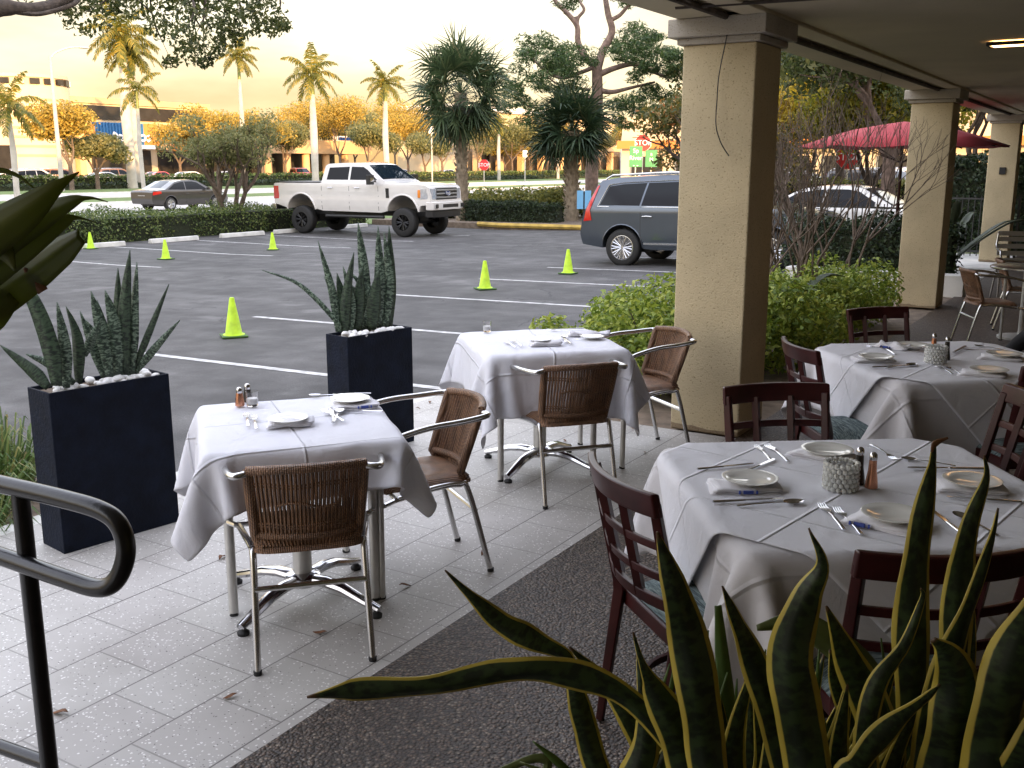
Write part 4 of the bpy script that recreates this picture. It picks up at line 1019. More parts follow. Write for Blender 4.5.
def cross_panel(a, b_, hw, inset, off, th=.012, crown=.02, S=8):
    """glass or grille panel spanning the car between two profile points a,b (x,z)"""
    mb = MB(); dx, dz = b_[0]-a[0], b_[1]-a[1]; L = math.hypot(dx, dz); nx, nz = -dz/L, dx/L
    rows = []
    for t in (0, .33, .66, 1):
        x, z = a[0]+dx*t, a[1]+dz*t; w = hw(x, z)-inset
        rows.append([(x+nx*off, (s/S*2-1)*w, z+nz*off+crown*(1-(s/S*2-1)**2)) for s in range(S+1)])
    vs = [p for r in rows for p in r]; n = len(vs); vs += [(p[0]-nx*th, p[1], p[2]-nz*th) for p in vs]
    q = S+1; fs = [(j*q+i, j*q+i+1, (j+1)*q+i+1, (j+1)*q+i) for j in range(3) for i in range(S)]
    fs += [tuple(k+n for k in reversed(f)) for f in fs]
    ring = [i for i in range(q)]+[j*q+S for j in range(1, 4)]+[3*q+i for i in range(S-1, -1, -1)]+[j*q for j in (2, 1)]
    fs += [(ring[k], ring[(k+1) % len(ring)], ring[(k+1) % len(ring)]+n, ring[k]+n) for k in range(len(ring))]
    return mb.add(vs, fs)
def archpts(cx, cz, r, zb, n=10, flat=1.0):
    """arch from rear to front over a wheel, starting and ending at sill height zb"""
    a0 = math.asin(max(-1, min(1, (zb-cz)/r))); out = []
    for i in range(n+1):
        a = PI-a0-(PI-2*a0)*i/n; out.append((cx+r*math.cos(a), cz+r*math.sin(a)*flat))
    return out
def wheel(parent, x, y, r, w, rimm, spokes, s, rr=.62):
    wh = thing_part('wheel', parent, (x, y, r))
    prof = [(r*rr, -w/2), (r*.86, -w/2), (r*.96, -w*.42), (r, -w*.3), (r, w*.3), (r*.96, w*.42), (r*.86, w/2), (r*rr, w/2)]
    b = MB(); b.lathe(prof, n=36, axis='Y', cap=False)
    n = 36
    b.build('tyre', M['rubber'], wh, 40)
    b = MB(); o = s*w/2
    b.lathe([(r*rr+.004, o*.98), (r*rr*.95, o*1.0), (r*rr*.90, o*.86), (r*rr*.88, o*.1), (.02, o*.05)][::-1], n=32, axis='Y', cap=False)
    for k in range(spokes):
        a = 2*PI*k/spokes
        for da in (-.09, .09):
            p = [(math.cos(a+da*q)*r*rr*t, o*y_, math.sin(a+da*q)*r*rr*t) for t, y_, q in ((.12, .72, .6), (.5, .84, 1.0), (.92, .95, 1.5))]
            b.tube(p, [r*.05, r*.04, r*.045], 6)
    b.lathe([(.001, o*.84), (r*.13, o*.82), (r*.15, o*.6)], n=16, axis='Y', cap=False)
    b.build('rim', M[rimm], wh, 40)
    return wh
def thing_part(name, parent, loc):
    o = bpy.data.objects.new(name, None); COL.objects.link(o); o.location = loc; o.parent = parent; o.empty_display_size = .1; return o

# ---- lifted white crew-cab pickup
def pickup():
    r = .445; fx, rx = 2.05, -1.98; zb = .74
    t_ = thing('pickup_truck', 'white lifted crew-cab pickup truck with black wheels parked by the hedge', 'pickup truck')
    def hw(x, z):
        w = .985
        if z > 1.62: w -= (z-1.62)*.30
        if z < .95: w -= (.95-z)*.18
        if x > 2.6: w -= (x-2.6)**2*.45
        if x < -3.0: w -= (-3.0-x)**2*.6
        if abs(z-1.25) < .12: w -= .012
        return w
    ol = [(-3.12, .98), (-3.12, 1.60), (-3.05, 1.63), (-1.16, 1.64), (-1.12, 1.68), (-1.03, 2.18), (-.93, 2.245), (-.5, 2.27), (.35, 2.265), (.62, 2.22), (1.30, 1.74), (1.42, 1.68), (2.2, 1.655), (2.85, 1.60), (2.98, 1.52), (3.03, 1.30), (3.05, 1.02), (2.72, .98)]
    ol += [(p[0], p[1]) for p in reversed(archpts(fx, .70, .60, .80))]
    ol += [(1.2, zb), (-1.1, zb+.02)]
    ol += [(p[0], p[1]) for p in reversed(archpts(rx, .72, .60, .82))]+[(-2.9, .92)]
    mb = car_shell(ol, hw, [-2.9, -2.2, -1.5, -1.0, -.4, .2, .8, 1.3, 1.7, 2.3, 2.7, 2.85, 2.95], [.85, .95, 1.12, 1.13, 1.25, 1.37, 1.38, 1.5, 1.62, 1.64, 1.9, 2.1, 2.2])
    mb.build('body', M['pwhite'], t_, 32)
    both([(-.92, 1.75), (-.86, 2.13), (-.06, 2.16), (-.06, 1.75)], hw, .004, 'rear_window', M['tint'], t_)
    both([(.02, 1.75), (.02, 2.16), (.48, 2.15), (.66, 2.06), (1.08, 1.75)], hw, .004, 'front_window', M['tint'], t_)
    cross_panel((1.27, 1.775), (.66, 2.205), hw, .055, .006).build('windscreen', M['windscreen'], t_, 50)
    cross_panel((-1.045, 2.13), (-1.115, 1.74), hw, .12, .006).build('back_window', M['tint'], t_, 50)
    for x in (-1.13, -.02, 1.12): both([(x, .80), (x, 1.66), (x+.014, 1.66), (x+.014, .80)], hw, .0015, 'door_gap', M['plastic'], t_, 0, 6)
    for x in (-.85, .22):
        MB().tube([(x, -hw(x, 1.52)-.03, 1.50), (x+.2, -hw(x, 1.52)-.03, 1.50)], .014, 6).build('door_handle', M['alu'], t_)
        MB().tube([(x, hw(x, 1.52)+.03, 1.50), (x+.2, hw(x, 1.52)+.03, 1.50)], .014, 6).build('door_handle', M['alu'], t_)
    MB().box((-2.1, 0, 1.665), (1.86, 1.72, .03)).build('bed_cover', M['plastic'], t_, bevel=.01)
    both([(1.42, 1.20), (1.42, 1.50), (1.54, 1.50), (1.54, 1.20)], hw, .012, 'fender_vent', M['plastic'], t_)
    # flared arch lips
    for cx in (fx, rx):
        for s in (-1, 1):
            b = MB(); b.tube([(x, s*(hw(x, z)+.012), z) for x, z in archpts(cx, .71, .60, .80, 16)], .032, 8); b.build('arch_lip', M['pwhite'], t_, 60)
    # front: grille, lamps, bumper
    b = MB()
    b.box((3.03, 0, 1.34), (.06, 1.24, .36)); b.build('grille', M['plastic'], t_, bevel=.02)
    for z in (1.23, 1.34, 1.45):
        MB().box((3.065, 0, z), (.035, 1.18, .045)).build('grille_bar', M['psilver'], t_, bevel=.008)
    b = MB(); b.lathe([(.001, .012), (.13, .012), (.145, 0), (.145, -.02)], n=28, axis='X'); o = b.build('badge', M['bblue2'], t_); o.location = (3.09, 0, 1.35); o.scale = (1, 1, .48)
    b = MB(); b.lathe([(.13, .0), (.15, .012), (.15, -.012), (.13, 0)], n=28, axis='X'); o = b.build('badge_ring', M['chrome'], t_); o.location = (3.095, 0, 1.35); o.scale = (1, 1, .48)
    text('Ford', .13, (3.108, 0, 1.35), (R(90), 0, R(90)), 'signwhite', t_, .002, 'badge_lettering')
    for s in (-1, 1):
        b = MB(); b.prism([(3.06, s*.60), (3.06, s*.80), (2.93, s*.935), (2.72, s*.995), (2.72, s*.9), (2.9, s*.6)], 1.18, 1.50); b.build('headlight', M['lens'], t_, bevel=.01)
        b = MB(); b.prism([(2.72, s*.997), (2.62, s*1.0), (2.62, s*.9), (2.72, s*.9)], 1.22, 1.46); b.build('side_marker', M['amber'], t_, bevel=.01)
        b = MB(); b.box((-3.10, s*.90, 1.33), (.08, .17, .42)); b.box((-3.02, s*.965, 1.33), (.2, .05, .42)); b.build('tail_lamp', M['redlamp'], t_, bevel=.012)
        b = MB(); b.tube([(1.02, s*.95, 1.72), (1.0, s*1.10, 1.70)], .03, 8); b.box((1.02, s*1.24, 1.76), (.14, .24, .30)); b.build('mirror', M['plastic'], t_, bevel=.03)
        MB().box((1.095, s*1.24, 1.76), (.012, .19, .1)).build('mirror_lamp', M['chrome'], t_)
        MB().tube([(-1.0, s*.93, .60), (1.3, s*.93, .60)], .05, 8).build('running_board', M['plastic'], t_)
    b = MB(); b.prism([(2.9, -.98), (3.12, -.86), (3.2, -.5), (3.2, .5), (3.12, .86), (2.9, .98)], .84, 1.10); b.build('bumper', M['pwhite'], t_, bevel=.03)
    b = MB(); b.prism([(2.85, -.93), (3.06, -.82), (3.14, -.5), (3.14, .5), (3.06, .82), (2.85, .93)], .62, .835); b.build('air_dam', M['plastic'], t_, bevel=.02)
    b = MB(); b.box((3.185, 0, .97), (.04, .9, .11)); b.build('bumper_grille', M['plastic'], t_, bevel=.01)
    for s in (-1, 1): b = MB(); b.box((3.16, s*.70, .97), (.05, .22, .12), rz=-s*.3); b.build('fog_lamp', M['plastic'], t_, bevel=.01)
    b = MB(); b.box((-3.18, 0, .86), (.18, 1.9, .2)); b.build('rear_bumper', M['alu'], t_, bevel=.02)
    b = MB(); b.box((0, 0, .72), (5.6, .9, .2)); b.tube([(fx, -.8, r), (fx, .8, r)], .07, 8); b.tube([(rx, -.8, r), (rx, .8, r)], .09, 8)
    for q, h in ((-1, rx), (1, fx)): b.box((h, 0, .62), (.3, .5, .3))
    b.build('chassis', M['plastic'], t_)
    b = MB()
    for k in range(5): b.box((.42, -.5+k*.25, 2.30), (.1, .07, .03))
    b.build('roof_marker', M['amber'], t_, bevel=.008)
    for x in (fx, rx):
        for s in (-1, 1): wheel(t_, x, s*.86, r+.01, .30, 'blackalloy', 8, s, .56)
    return t_
M['bblue2'] = mat('badge_blue', (.02, .05, .2), .3, var=0, coat=1)
TR = pickup()
fw, rw = atg(405, 237.1), atg(304, 233.4)
d = (fw-rw); ang = math.atan2(d.y, d.x)
S_ = .965
mid = (fw+rw)/2; nrm = Vector((-math.sin(ang), math.cos(ang), 0))
TR.location = (mid.x+nrm.x*.86, mid.y+nrm.y*.86, GZ+.006); TR.rotation_euler.z = ang-R(2.0); TR.scale = (S_, S_, S_*1.0)

# ---- generic closed cars
def car(name, label, cat, kind, paint, rimm='alloy', detail=True, group=None):
    t_ = thing(name, label, cat, group=group)
    if kind == 'suv':
        L0, L1, r, fx, rx, zb, H, W = -2.45, 2.48, .37, 1.52, -1.46, .34, 1.76, .965
        ol = [(-2.40, .42), (-2.46, .62), (-2.40, .98), (-2.33, 1.10), (-2.12, 1.58), (-2.02, 1.68), (-1.6, 1.735), (-.6, 1.765), (.3, 1.75), (.62, 1.70), (1.38, 1.20), (1.5, 1.15), (2.2, 1.02), (2.42, .90), (2.48, .66), (2.44, .40), (2.35, .36)]
        bz = 1.10
        win = [[(-1.98, 1.20), (-1.82, 1.56), (-1.52, 1.60), (-1.02, 1.62), (-1.10, 1.19)], [(-1.06, 1.19), (-.98, 1.62), (-.12, 1.64), (-.12, 1.18)], [(-.04, 1.18), (-.04, 1.64), (.42, 1.62), (.62, 1.53), (1.08, 1.18)]]
        ws = ((1.34, 1.235), (.68, 1.665)); bw = ((-2.13, 1.575), (-2.32, 1.15)); doors = (-1.07, -.08, 1.0)
    else:
        L0, L1, r, fx, rx, zb, H, W = -2.38, 2.42, .325, 1.42, -1.38, .26, 1.46, .91
        ol = [(-2.32, .34), (-2.38, .55), (-2.36, .88), (-2.28, .97), (-1.70, 1.02), (-1.62, 1.04), (-.95, 1.38), (-.5, 1.45), (.1, 1.46), (.42, 1.41), (1.18, 1.0), (1.3, .955), (2.1, .80), (2.33, .70), (2.42, .52), (2.38, .30), (2.25, .26)]
        bz = .93
        win = [[(-1.50, 1.02), (-1.02, 1.29), (-.62, 1.365), (-.42, 1.38), (-.46, 1.00)], [(-.40, 1.00), (-.36, 1.385), (.10, 1.385), (.36, 1.34), (.92, 1.00)]]
        ws = ((1.12, 1.055), (.47, 1.395)); bw = ((-.93, 1.385), (-1.56, 1.065)); doors = (-.43, .92)
    ar = r+.075
    def hw(x, z):
        w = W
        if z > bz: w -= (z-bz)*.36+ (z-bz)**2*.15
        if z < .6: w -= (.6-z)**2*.6
        if x > fx: w -= ((x-fx)/(L1-fx))**2.4*.20
        if x < rx: w -= ((rx-x)/(rx-L0))**2.4*.14
        return w
    ol += list(reversed(archpts(fx, r+.01, ar, zb+.02)))+[(fx-ar-.2, zb), (rx+ar+.2, zb)]+list(reversed(archpts(rx, r+.01, ar, zb+.02)))
    cx = [L0+.12, L0+.3, -2.0, -1.6, -1.2, -.8, -.4, 0, .4, .8, 1.2, 1.6, 2.0, 2.2, 2.3]; cz = [.5, .62, .75, bz-.06, bz, bz+.12, bz+.25, bz+.4, bz+.5]
    car_shell(ol, hw, cx, cz).build('body', M[paint], t_, 32)
    for i, w in enumerate(win): both(w, hw, .004, 'side_window', M['tint'], t_)
    cross_panel(ws[0], ws[1], hw, .06, .006).build('windscreen', M['windscreen'], t_, 50)
    cross_panel(bw[0], bw[1], hw, .10, .006).build('rear_screen', M['windscreen' if kind != 'suv' else 'tint'], t_, 50)
    for x in doors: both([(x, zb+.12), (x, bz+.06), (x+.010, bz+.06), (x+.010, zb+.12)], hw, .001, 'door_gap', M['plastic'], t_, 0, 6)
    for s in (-1, 1):
        if kind == 'suv':
            side_panel([(-2.36, .88), (-2.30, 1.10), (-2.17, 1.42), (-2.10, 1.58), (-2.06, 1.58), (-2.12, 1.38), (-2.20, 1.10), (-2.16, .90)], hw, .012, sides=(s,)).build('tail_lamp', M['redlamp'], t_, 30)
            b = MB(); b.tube([(x, s*(hw(x, 1.70)-.02), z) for x, z in ((-1.95, 1.70), (-1.8, 1.775), (-.6, 1.815), (.2, 1.80), (.45, 1.74))], .019, 8)
            b.build('roof_rail', M['alu'], t_, 60)
            b = MB(); b.tube([(x, s*(hw(x, z)+.006), z) for x, z in ((-2.02, 1.17), (-1.84, 1.59), (-1.5, 1.63), (-.5, 1.665), (.42, 1.645), (.66, 1.55), (1.14, 1.16), (-.1, 1.155), (-2.02, 1.17))], .011, 6); b.build('window_trim', M['alu'], t_, 60)
            b = side_panel([(-1.0, .44), (-1.0, .475), (1.0, .475), (1.0, .44)], hw, .010, sides=(s,)); b.build('sill_trim', M['alu'], t_, 30)
        else:
            side_panel([(-2.34, .76), (-2.32, .92), (-1.92, .95), (-1.9, .84)], hw, .010, sides=(s,)).build('tail_lamp', M['redlamp'], t_, 30)
        side_panel([(L1-.16, .68*H/1.46), (L1-.62, .70*H/1.46), (L1-.72, .82*H/1.46), (L1-.50, .80*H/1.46), (L1-.20, .76*H/1.46)], hw, .010, sides=(s,)).build('headlight', M['lens'], t_, 30)
        b = MB(); b.tube([(.80, s*(hw(.8, bz)), bz+.06), (.82, s*(hw(.8, bz)+.08), bz+.08)], .02, 6); b.box((.84, s*(hw(.8, bz)+.15), bz+.11), (.10, .17, .13)); b.build('mirror', M[paint], t_, bevel=.025)
        for ax in (fx, rx): b = MB(); b.tube([(x, s*(hw(x, z)+.004), z) for x, z in archpts(ax, r+.01, ar, zb+.04, 14)], .015, 6); b.build('arch_trim', M[paint], t_, 60)
        for x in ([-.92, .08] if kind == 'suv' else [-.38, .55]): MB().tube([(x-.1, s*(hw(x, bz-.1)+.012), bz-.12), (x, s*(hw(x, bz-.1)+.032), bz-.11), (x+.1, s*(hw(x, bz-.1)+.012), bz-.12)], .013, 6).build('door_handle', M['alu' if kind == 'suv' else paint], t_, 60)
    b = MB(); b.box((L1-.045, 0, .56), (.05, 1.0, .16)); b.build('grille', M['plastic'], t_, bevel=.02)
    b = MB(); b.box((L0+.03, 0, .72 if kind == 'suv' else .68), (.04, .50, .12)); b.build('number_plate', M['signwhite'], t_)
    b = MB(); b.box(((fx+rx)/2, 0, zb+.09), (L1-L0-.9, 1.3, .16)); b.tube([(fx, -.75, r), (fx, .75, r)], .05, 6); b.tube([(rx, -.75, r), (rx, .75, r)], .05, 6)
    for x in (fx, rx): b.box((x, 0, r+.15), (2*ar-.02, 1.25, .5))
    b.build('underbody', M['plastic'], t_)
    for x in (fx, rx):
        for s in (-1, 1): wheel(t_, x, s*(W-.115), r, .215, rimm, 5 if kind != 'suv' else 10, s, .66)
    return t_
SUV = car('parked_car', 'blue-grey estate car with roof rails, its front hidden by the nearest pillar', 'car', 'suv', 'pgrey')
p = atg(624, 265); SUV.location = (p.x+1.46, p.y+.85, -.222); SUV.rotation_euler = (0, R(-1.07), 0)
SED = car('moving_car', 'dark bronze saloon driving past on the road behind the hedge', 'car', 'sedan', 'pdark')
SED.location = (-41.2, 34.9, GZ-.038); SED.rotation_euler.z = R(90)
WH = car('parked_car', 'white saloon parked beyond the bare shrub, its headlight showing left of the second pillar', 'car', 'sedan', 'pwhite')
pw = at(868, 246, -.2); WH.location = (-5.9, 24.3, -.2); WH.rotation_euler.z = 0
def recolour(root, old, new, rename=None):
    for o in [root]+list(root.children_recursive):
        for sl in o.material_slots:
            if sl.material == M[old]: sl.link = 'OBJECT'; sl.material = M[new]
    return root
FG = 'cars parked across the road'
def far(src, px, X, label, old, new, rz=0.0, name='parked_car', yoff=0):
    o = dup(src, (X, onx(px, X)+yoff, GZ+.005), rz, label); o['group'] = FG
    for a, b_ in zip(range(1), range(1)):
        recolour(o, old, new)
    return o
far(SUV, 33, -87.5, 'white estate car across the road at the far left', 'pgrey', 'pwhite', R(78))
far(SED, 2, -87.5, 'white car cut by the left edge of the picture', 'pdark', 'pwhite', R(100))
far(SUV, 60, -94, 'copper coloured van behind the white estate car across the road', 'pgrey', 'porange', R(60))
far(SED, 103, -87.5, 'white saloon across the road, left of the tall pale palm trunks', 'pdark', 'pwhite', R(84))
far(SUV, 115, -93, 'copper coloured car just behind the white saloon by the palm trunks', 'pgrey', 'porange', R(80))
far(SED, 158, -91, 'red car across the road right of the palm trunks', 'pdark', 'pred', R(95))
far(SED, 189, -87.5, 'white saloon across the road above the moving dark car', 'pdark', 'pwhite', R(86))
far(SED, 224, -90, 'silver car across the road behind the multi-stemmed tree', 'pdark', 'psilver', R(85))
far(SUV, 300, -92, 'dark red car in front of the low peach building, behind the pickup bed', 'pgrey', 'pred', R(-30))
far(SED, 448, -92, 'dark saloon across the road behind the pickup bonnet', 'pdark', 'psilver', R(70))
far(SED, 405, -100, 'silver saloon across the road behind the pickup roof', 'pdark', 'psilver', R(20))
# cars seen between the pillars
def near_(src, x, y, rz, label, old, new):
    o = dup(src, (x, y, -.22), rz, label); recolour(o, old, new); o['group'] = 'cars seen between the pillars'; return o
near_(SUV, -9.5, 43.5, R(-25), 'dark grey car behind the clipped hedge left of the second pillar', 'pgrey', 'pdark')
near_(SED, -12.5, 52, R(10), 'red car far beyond the stop sign', 'pdark', 'pred')
near_(SUV, -10.5, 56, R(0), 'white car farthest away left of the second pillar', 'pgrey', 'pwhite')
near_(SUV, -17, 57, R(0), 'silver car farthest away behind the stop sign', 'pgrey', 'psilver')
# ------------------------------------------------------------------ vegetation
def hedge(label, x0, y0, x1, y1, w, h, z, n, size, m, name='hedge', cat='hedge', core=.16, group=None, bumps=.06):
    """clipped row of shrubs from (x0,y0) to (x1,y1)"""
    L = math.hypot(x1-x0, y1-y0); rz = math.atan2(y1-y0, x1-x0)
    t_ = thing(name, label, cat, ((x0+x1)/2, (y0+y1)/2, z), rz, group)
    b = MB(); b.box((0, 0, (h-core)/2), (L-core, max(.05, w-2*core), h-core)); b.build('stems', M['l_core'], t_, 0)
    u = rng.uniform(-L/2, L/2, n); q = rng.uniform(0, 1, n); per = w+2*h; s_ = q*per
    y = np.where(s_ < h, -w/2, np.where(s_ < h+w, s_-h-w/2, w/2)); zz = np.where(s_ < h, s_, np.where(s_ < h+w, h, per-s_))
    dep = rng.uniform(0, core*1.3, n)**1.0
    k = bumps*(np.sin(u*3.1+y*2)+np.sin(u*7.3+1)*.6+np.sin(u*1.3+2))
    d = np.stack([np.zeros(n), np.where(s_ < h, -1., np.where(s_ < h+w, 0., 1.)), np.where((s_ >= h) & (s_ < h+w), 1., .1)], 1)
    P = np.stack([u, y, zz], 1)-d*dep[:, None]+d*k[:, None]+rng.normal(size=(n, 3))*.02
    leafmesh('foliage', P, d, size, M[m], t_, .3, 2.0); return t_
M['l_core'] = mat('twiggy_core', (.022, .028, .012), .95, var=.4, vscale=12)
hedge('clipped green hedge between the lot and the road, running under the multi-stemmed tree', -25.3, 8, -25.3, 29.5, 1.5, .82, GZ, 28000, .085, 'l_hedge', bumps=.09)
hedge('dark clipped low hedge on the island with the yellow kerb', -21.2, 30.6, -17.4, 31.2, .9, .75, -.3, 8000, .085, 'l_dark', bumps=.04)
def shrub(label, p, rx, ry, h, n, size, m, name='shrub', clumps=9, group=None, z=0, stems=True, up=.3):
    t_ = thing(name, label, 'shrub', (p[0], p[1], z), 0, group); C = []
    for i in range(clumps):
        a = random.uniform(0, 6.28); q = random.uniform(0, .75)**.6; hh = random.uniform(.35, .8)*h
        C.append((rx*q*math.cos(a), ry*q*math.sin(a), hh*(1-.25*q), rx*.42, ry*.42, h*.30))
    C.append((0, 0, h*.3, rx*.8, ry*.8, h*.35))
    leaves('foliage', C, n, size, M[m], t_, up=up)
    b = MB()
    for c in C[:8]: b.tube([(c[0]*.2, c[1]*.2, 0), (c[0]*.6, c[1]*.6, c[2]*.5), (c[0], c[1], c[2]*1.1)], [.014, .01, .005], 5)
    b.build('stem', M['darkbark'], t_); return t_
for i, (x, y, rx, ry, h, l) in enumerate([(-21.5, 33.8, 2.0, 1.2, 1.25, 'yellow-green mottled shrub on the island, left one behind the dark hedge'), (-19.3, 34.6, 2.0, 1.3, 1.3, 'yellow-green mottled shrub in the middle of the island behind the dark hedge'),
    (-17.3, 35.0, 1.9, 1.2, 1.2, 'yellow-green mottled shrub at the right of the island, under the shorter fan palm'), (-16.0, 33.0, 1.2, .9, .8, 'low yellow-green shrub beside the blue notices'), (-22.9, 31.6, 1.0, .9, .95, 'green shrub beside the pickup front wheel')]):
    shrub(l, (x, y), rx, ry, h, 5200, .15, 'l_croton' if i < 4 else 'l_hedge', 'mottled_shrub', 12, 'shrubs on the island', -.26)
# lime shrubs by the pillars
PS = [(-3.05, 7.25, .75, .62, .95, 'lime green shrub directly behind the middle table, left of the nearest pillar'), (-3.75, 6.85, .55, .5, .62, 'lowest lime green shrub peeping over the far edge of the middle table'), (-2.75, 8.5, .7, .75, .95, 'lime green shrub right beside the nearest pillar, behind the dark chairs'),
      (-2.7, 9.9, .7, .8, .90, 'lime green shrub in the middle between the first two pillars'), (-2.75, 11.4, .7, .8, .80, 'lime green shrub touching the second pillar'), (-3.7, 8.3, .6, .7, .8, 'lime green shrub at the kerb of the lot behind the nearest pillar')]
for x, y, rx, ry, h, l in PS: shrub(l, (x, y), rx, ry, h, 6500, .062, 'l_pitt', 'lime_shrub', 12, 'lime shrubs by the pillars', -.02, up=.6)
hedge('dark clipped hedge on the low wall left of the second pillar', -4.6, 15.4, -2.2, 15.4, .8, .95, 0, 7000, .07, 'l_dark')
hedge('bright clipped hedge behind the white saloon, left of the second pillar', -14, 33.5, -4.8, 33.0, 1.2, 1.5, -.2, 9000, .10, 'l_croton')
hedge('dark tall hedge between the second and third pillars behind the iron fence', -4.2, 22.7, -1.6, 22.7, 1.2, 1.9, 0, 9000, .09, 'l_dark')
t_ = thing('low_wall', 'low pale wall under the dark hedge left of the second pillar', 'wall', (-3.2, 14.7, 0)); MB().box((0, 0, .13), (2.4, .25, .30)).build('wall', M['concrete'], t_, bevel=.01)
def fence(label, x0, y0, x1, y1, h, z, n):
    t_ = thing('iron_fence', label, 'fence', (x0, y0, z), math.atan2(y1-y0, x1-x0)); L = math.hypot(x1-x0, y1-y0)
    for k in (0, 1): MB().box((k*L, 0, h/2), (.04, .04, h+.06)).build('post', M['plastic'], t_)
    b = MB(); b.box((L/2, 0, h-.05), (L, .025, .03)); b.box((L/2, 0, .12), (L, .025, .03))
    for i in range(1, n): b.box((L*i/n, 0, h/2+.02), (.014, .014, h-.02))
    b.build('picket_panel', M['plastic'], t_); return t_
fence('black iron picket fence between the second and third pillars', -3.6, 21.2, -2.05, 20.9, 1.15, 0, 14)
fence('black iron picket fence in front of the white saloon headlight', -5.0, 17.2, -2.7, 17.0, 1.15, -.05, 20)

def branch_mesh(b, p, d, L, r, depth, tips, spread=.6, up=.15, kids=3, seg=4, gnarl=.18, shrink=.68):
    pts = [p.copy()]; rs = [r]; q = p.copy(); dd = d.normalized()
    for i in range(seg):
        dd = (dd+Vector([random.uniform(-1, 1) for _ in range(3)])*gnarl+Vector((0, 0, up*.3))).normalized(); q = q+dd*L/seg; pts.append(q.copy()); rs.append(r*(1-.45*(i+1)/seg))
    b.tube(pts, rs, 7 if r > .05 else 5)
    if depth == 0: tips.append(q.copy()); return
    for k in range(kids):
        a = 2*PI*(k+random.random()*.7)/kids; t = dd.cross(Vector((0, 0, 1))); t = t.normalized() if t.length > .1 else Vector((1, 0, 0)); s = dd.cross(t)
        nd = dd+(t*math.cos(a)+s*math.sin(a))*spread*random.uniform(.6, 1.2)+Vector((0, 0, up))
        st = pts[-1] if k == 0 else pts[random.choice([-1, -2])]
        branch_mesh(b, st, nd, L*shrink*random.uniform(.8, 1.15), r*.55, depth-1, tips, spread, up, kids, max(3, seg-1), gnarl, shrink)
def tree(label, loc, h, r, m, bark, n, size, trunk_h=.35, depth=3, spread=.7, name='broad_tree', stems=1, clump=.6, lean=None, gap=1, up=.15, group=None, kids=3, squash=.75, keep=1.0):
    t_ = thing(name, label, 'tree', loc, 0, group); b = MB(); tips = []
    for s in range(stems):
        a = 6.28*s/stems+.6; d = Vector((math.cos(a)*.45, math.sin(a)*.45, 1)) if stems > 1 else Vector((0, 0, 1))
        if lean: d = Vector(lean)
        p0 = Vector((math.cos(a)*.08, math.sin(a)*.08, -.1)) if stems > 1 else Vector((0, 0, -.1))
        if stems == 1:
            p1 = p0+d.normalized()*h*trunk_h; b.tube([p0, p0+(p1-p0)*.1, (p0+p1)/2+Vector((.05*h*.1, 0, 0)), p1], [r*1.35, r*1.05, r*.9, r*.8], 10)
            for k in range(kids):
                aa = 6.28*k/kids+random.random(); branch_mesh(b, p1-Vector((0, 0, .02*h)), Vector((math.cos(aa)*spread, math.sin(aa)*spread, 1)), h*.26, r*.6, depth-1, tips, spread, up, kids)
        else: branch_mesh(b, p0, d, h*.36, r, depth-1, tips, spread, up, kids)
    b.build('trunk', M[bark], t_, 60)
    tips = [t for t in tips if random.random() < keep]
    C = [(t.x, t.y, t.z, clump*random.uniform(.7, 1.3), clump*random.uniform(.7, 1.3), clump*squash*random.uniform(.7, 1.2)) for t in tips]
    leaves('crown', C, n, size, M[m], t_, up=up); return t_
def place(px, X): return (X, onx(px, X), GZ)
o = tree('grey-green multi-stemmed tree rising out of the hedge above the moving car', (-25.6, onx(225, -25.6), GZ), 4.3, .12, 'l_olive', 'bark', 9000, .12, stems=4, depth=4, spread=.62, name='multi_stemmed_tree', clump=.42, up=.22, keep=.8)
# live oak whose bough reaches in from the top left
t_ = thing('oak_tree', 'oak whose dark bough and leaf sprays hang into the top left corner', 'tree', (-24.4, 8.2, GZ)); o0 = Vector(t_.location); b = MB()
Dk = 23.0
b.tube([(0, 0, -.1), (.1, .2, 1.5), (0, .5, 4.0)], [.42, .34, .3], 12)
limb = [Vector((0, .5, 4.0)), atd(-60, 25, 21)-o0, atd(0, 8, 21.5)-o0, atd(35, 9, 22)-o0, atd(62, 1, 22.5)-o0, atd(110, -25, 23)-o0, atd(180, -35, 23.5)-o0, atd(240, -15, 24)-o0]
b.tube(bez(limb, 5), [.25]*6+[.17]*6+[.13]*6+[.11]*6+[.09]*6+[.06]*6, 8)
b.tube(bez([atd(-10, 8, 21.5)-o0, atd(30, 14, 21.8)-o0, atd(50, 12, 22)-o0, atd(72, 5, 22.2)-o0, atd(78, 0, 22.4)-o0], 4), .05, 6)
C = []; tw = [((85, 18), 15), ((105, 0), 12), ((130, 4), 12), ((150, 6), 16), ((160, 30), 9), ((175, 14), 15), ((185, 40), 9), ((200, 22), 14), ((190, 55), 8), ((215, 8), 16), ((222, 30), 11), ((240, 20), 14), ((262, 12), 13), ((270, 26), 10), ((232, 38), 8),
    ((214, 50), 7), ((280, 24), 6), ((246, -6), 18), ((100, -10), 18), ((170, -14), 18), ((205, 62), 5), ((72, 10), 7), ((170, 62), 5), ((208, -8), 16), ((192, 46), 7), ((20, -14), 12), ((60, -12), 14)]
for (x, y), rr in tw:
    p = atd(x, y, Dk+random.uniform(-1.2, 1.5))-o0; k = rr/44
    C.append((p.x, p.y, p.z, k*1.9, k*1.9, k*1.25))
    q = atd(x+random.uniform(-45, 45), min(y-14, -12+random.uniform(-14, 6)), Dk)-o0; b.tube(bez([q, (p+q)/2+Vector((random.uniform(-.3, .3), random.uniform(-.3, .3), .1)), p+Vector((0, 0, .1))], 3), [.02]*5+[.006]*2, 5)
LEAFP = .35
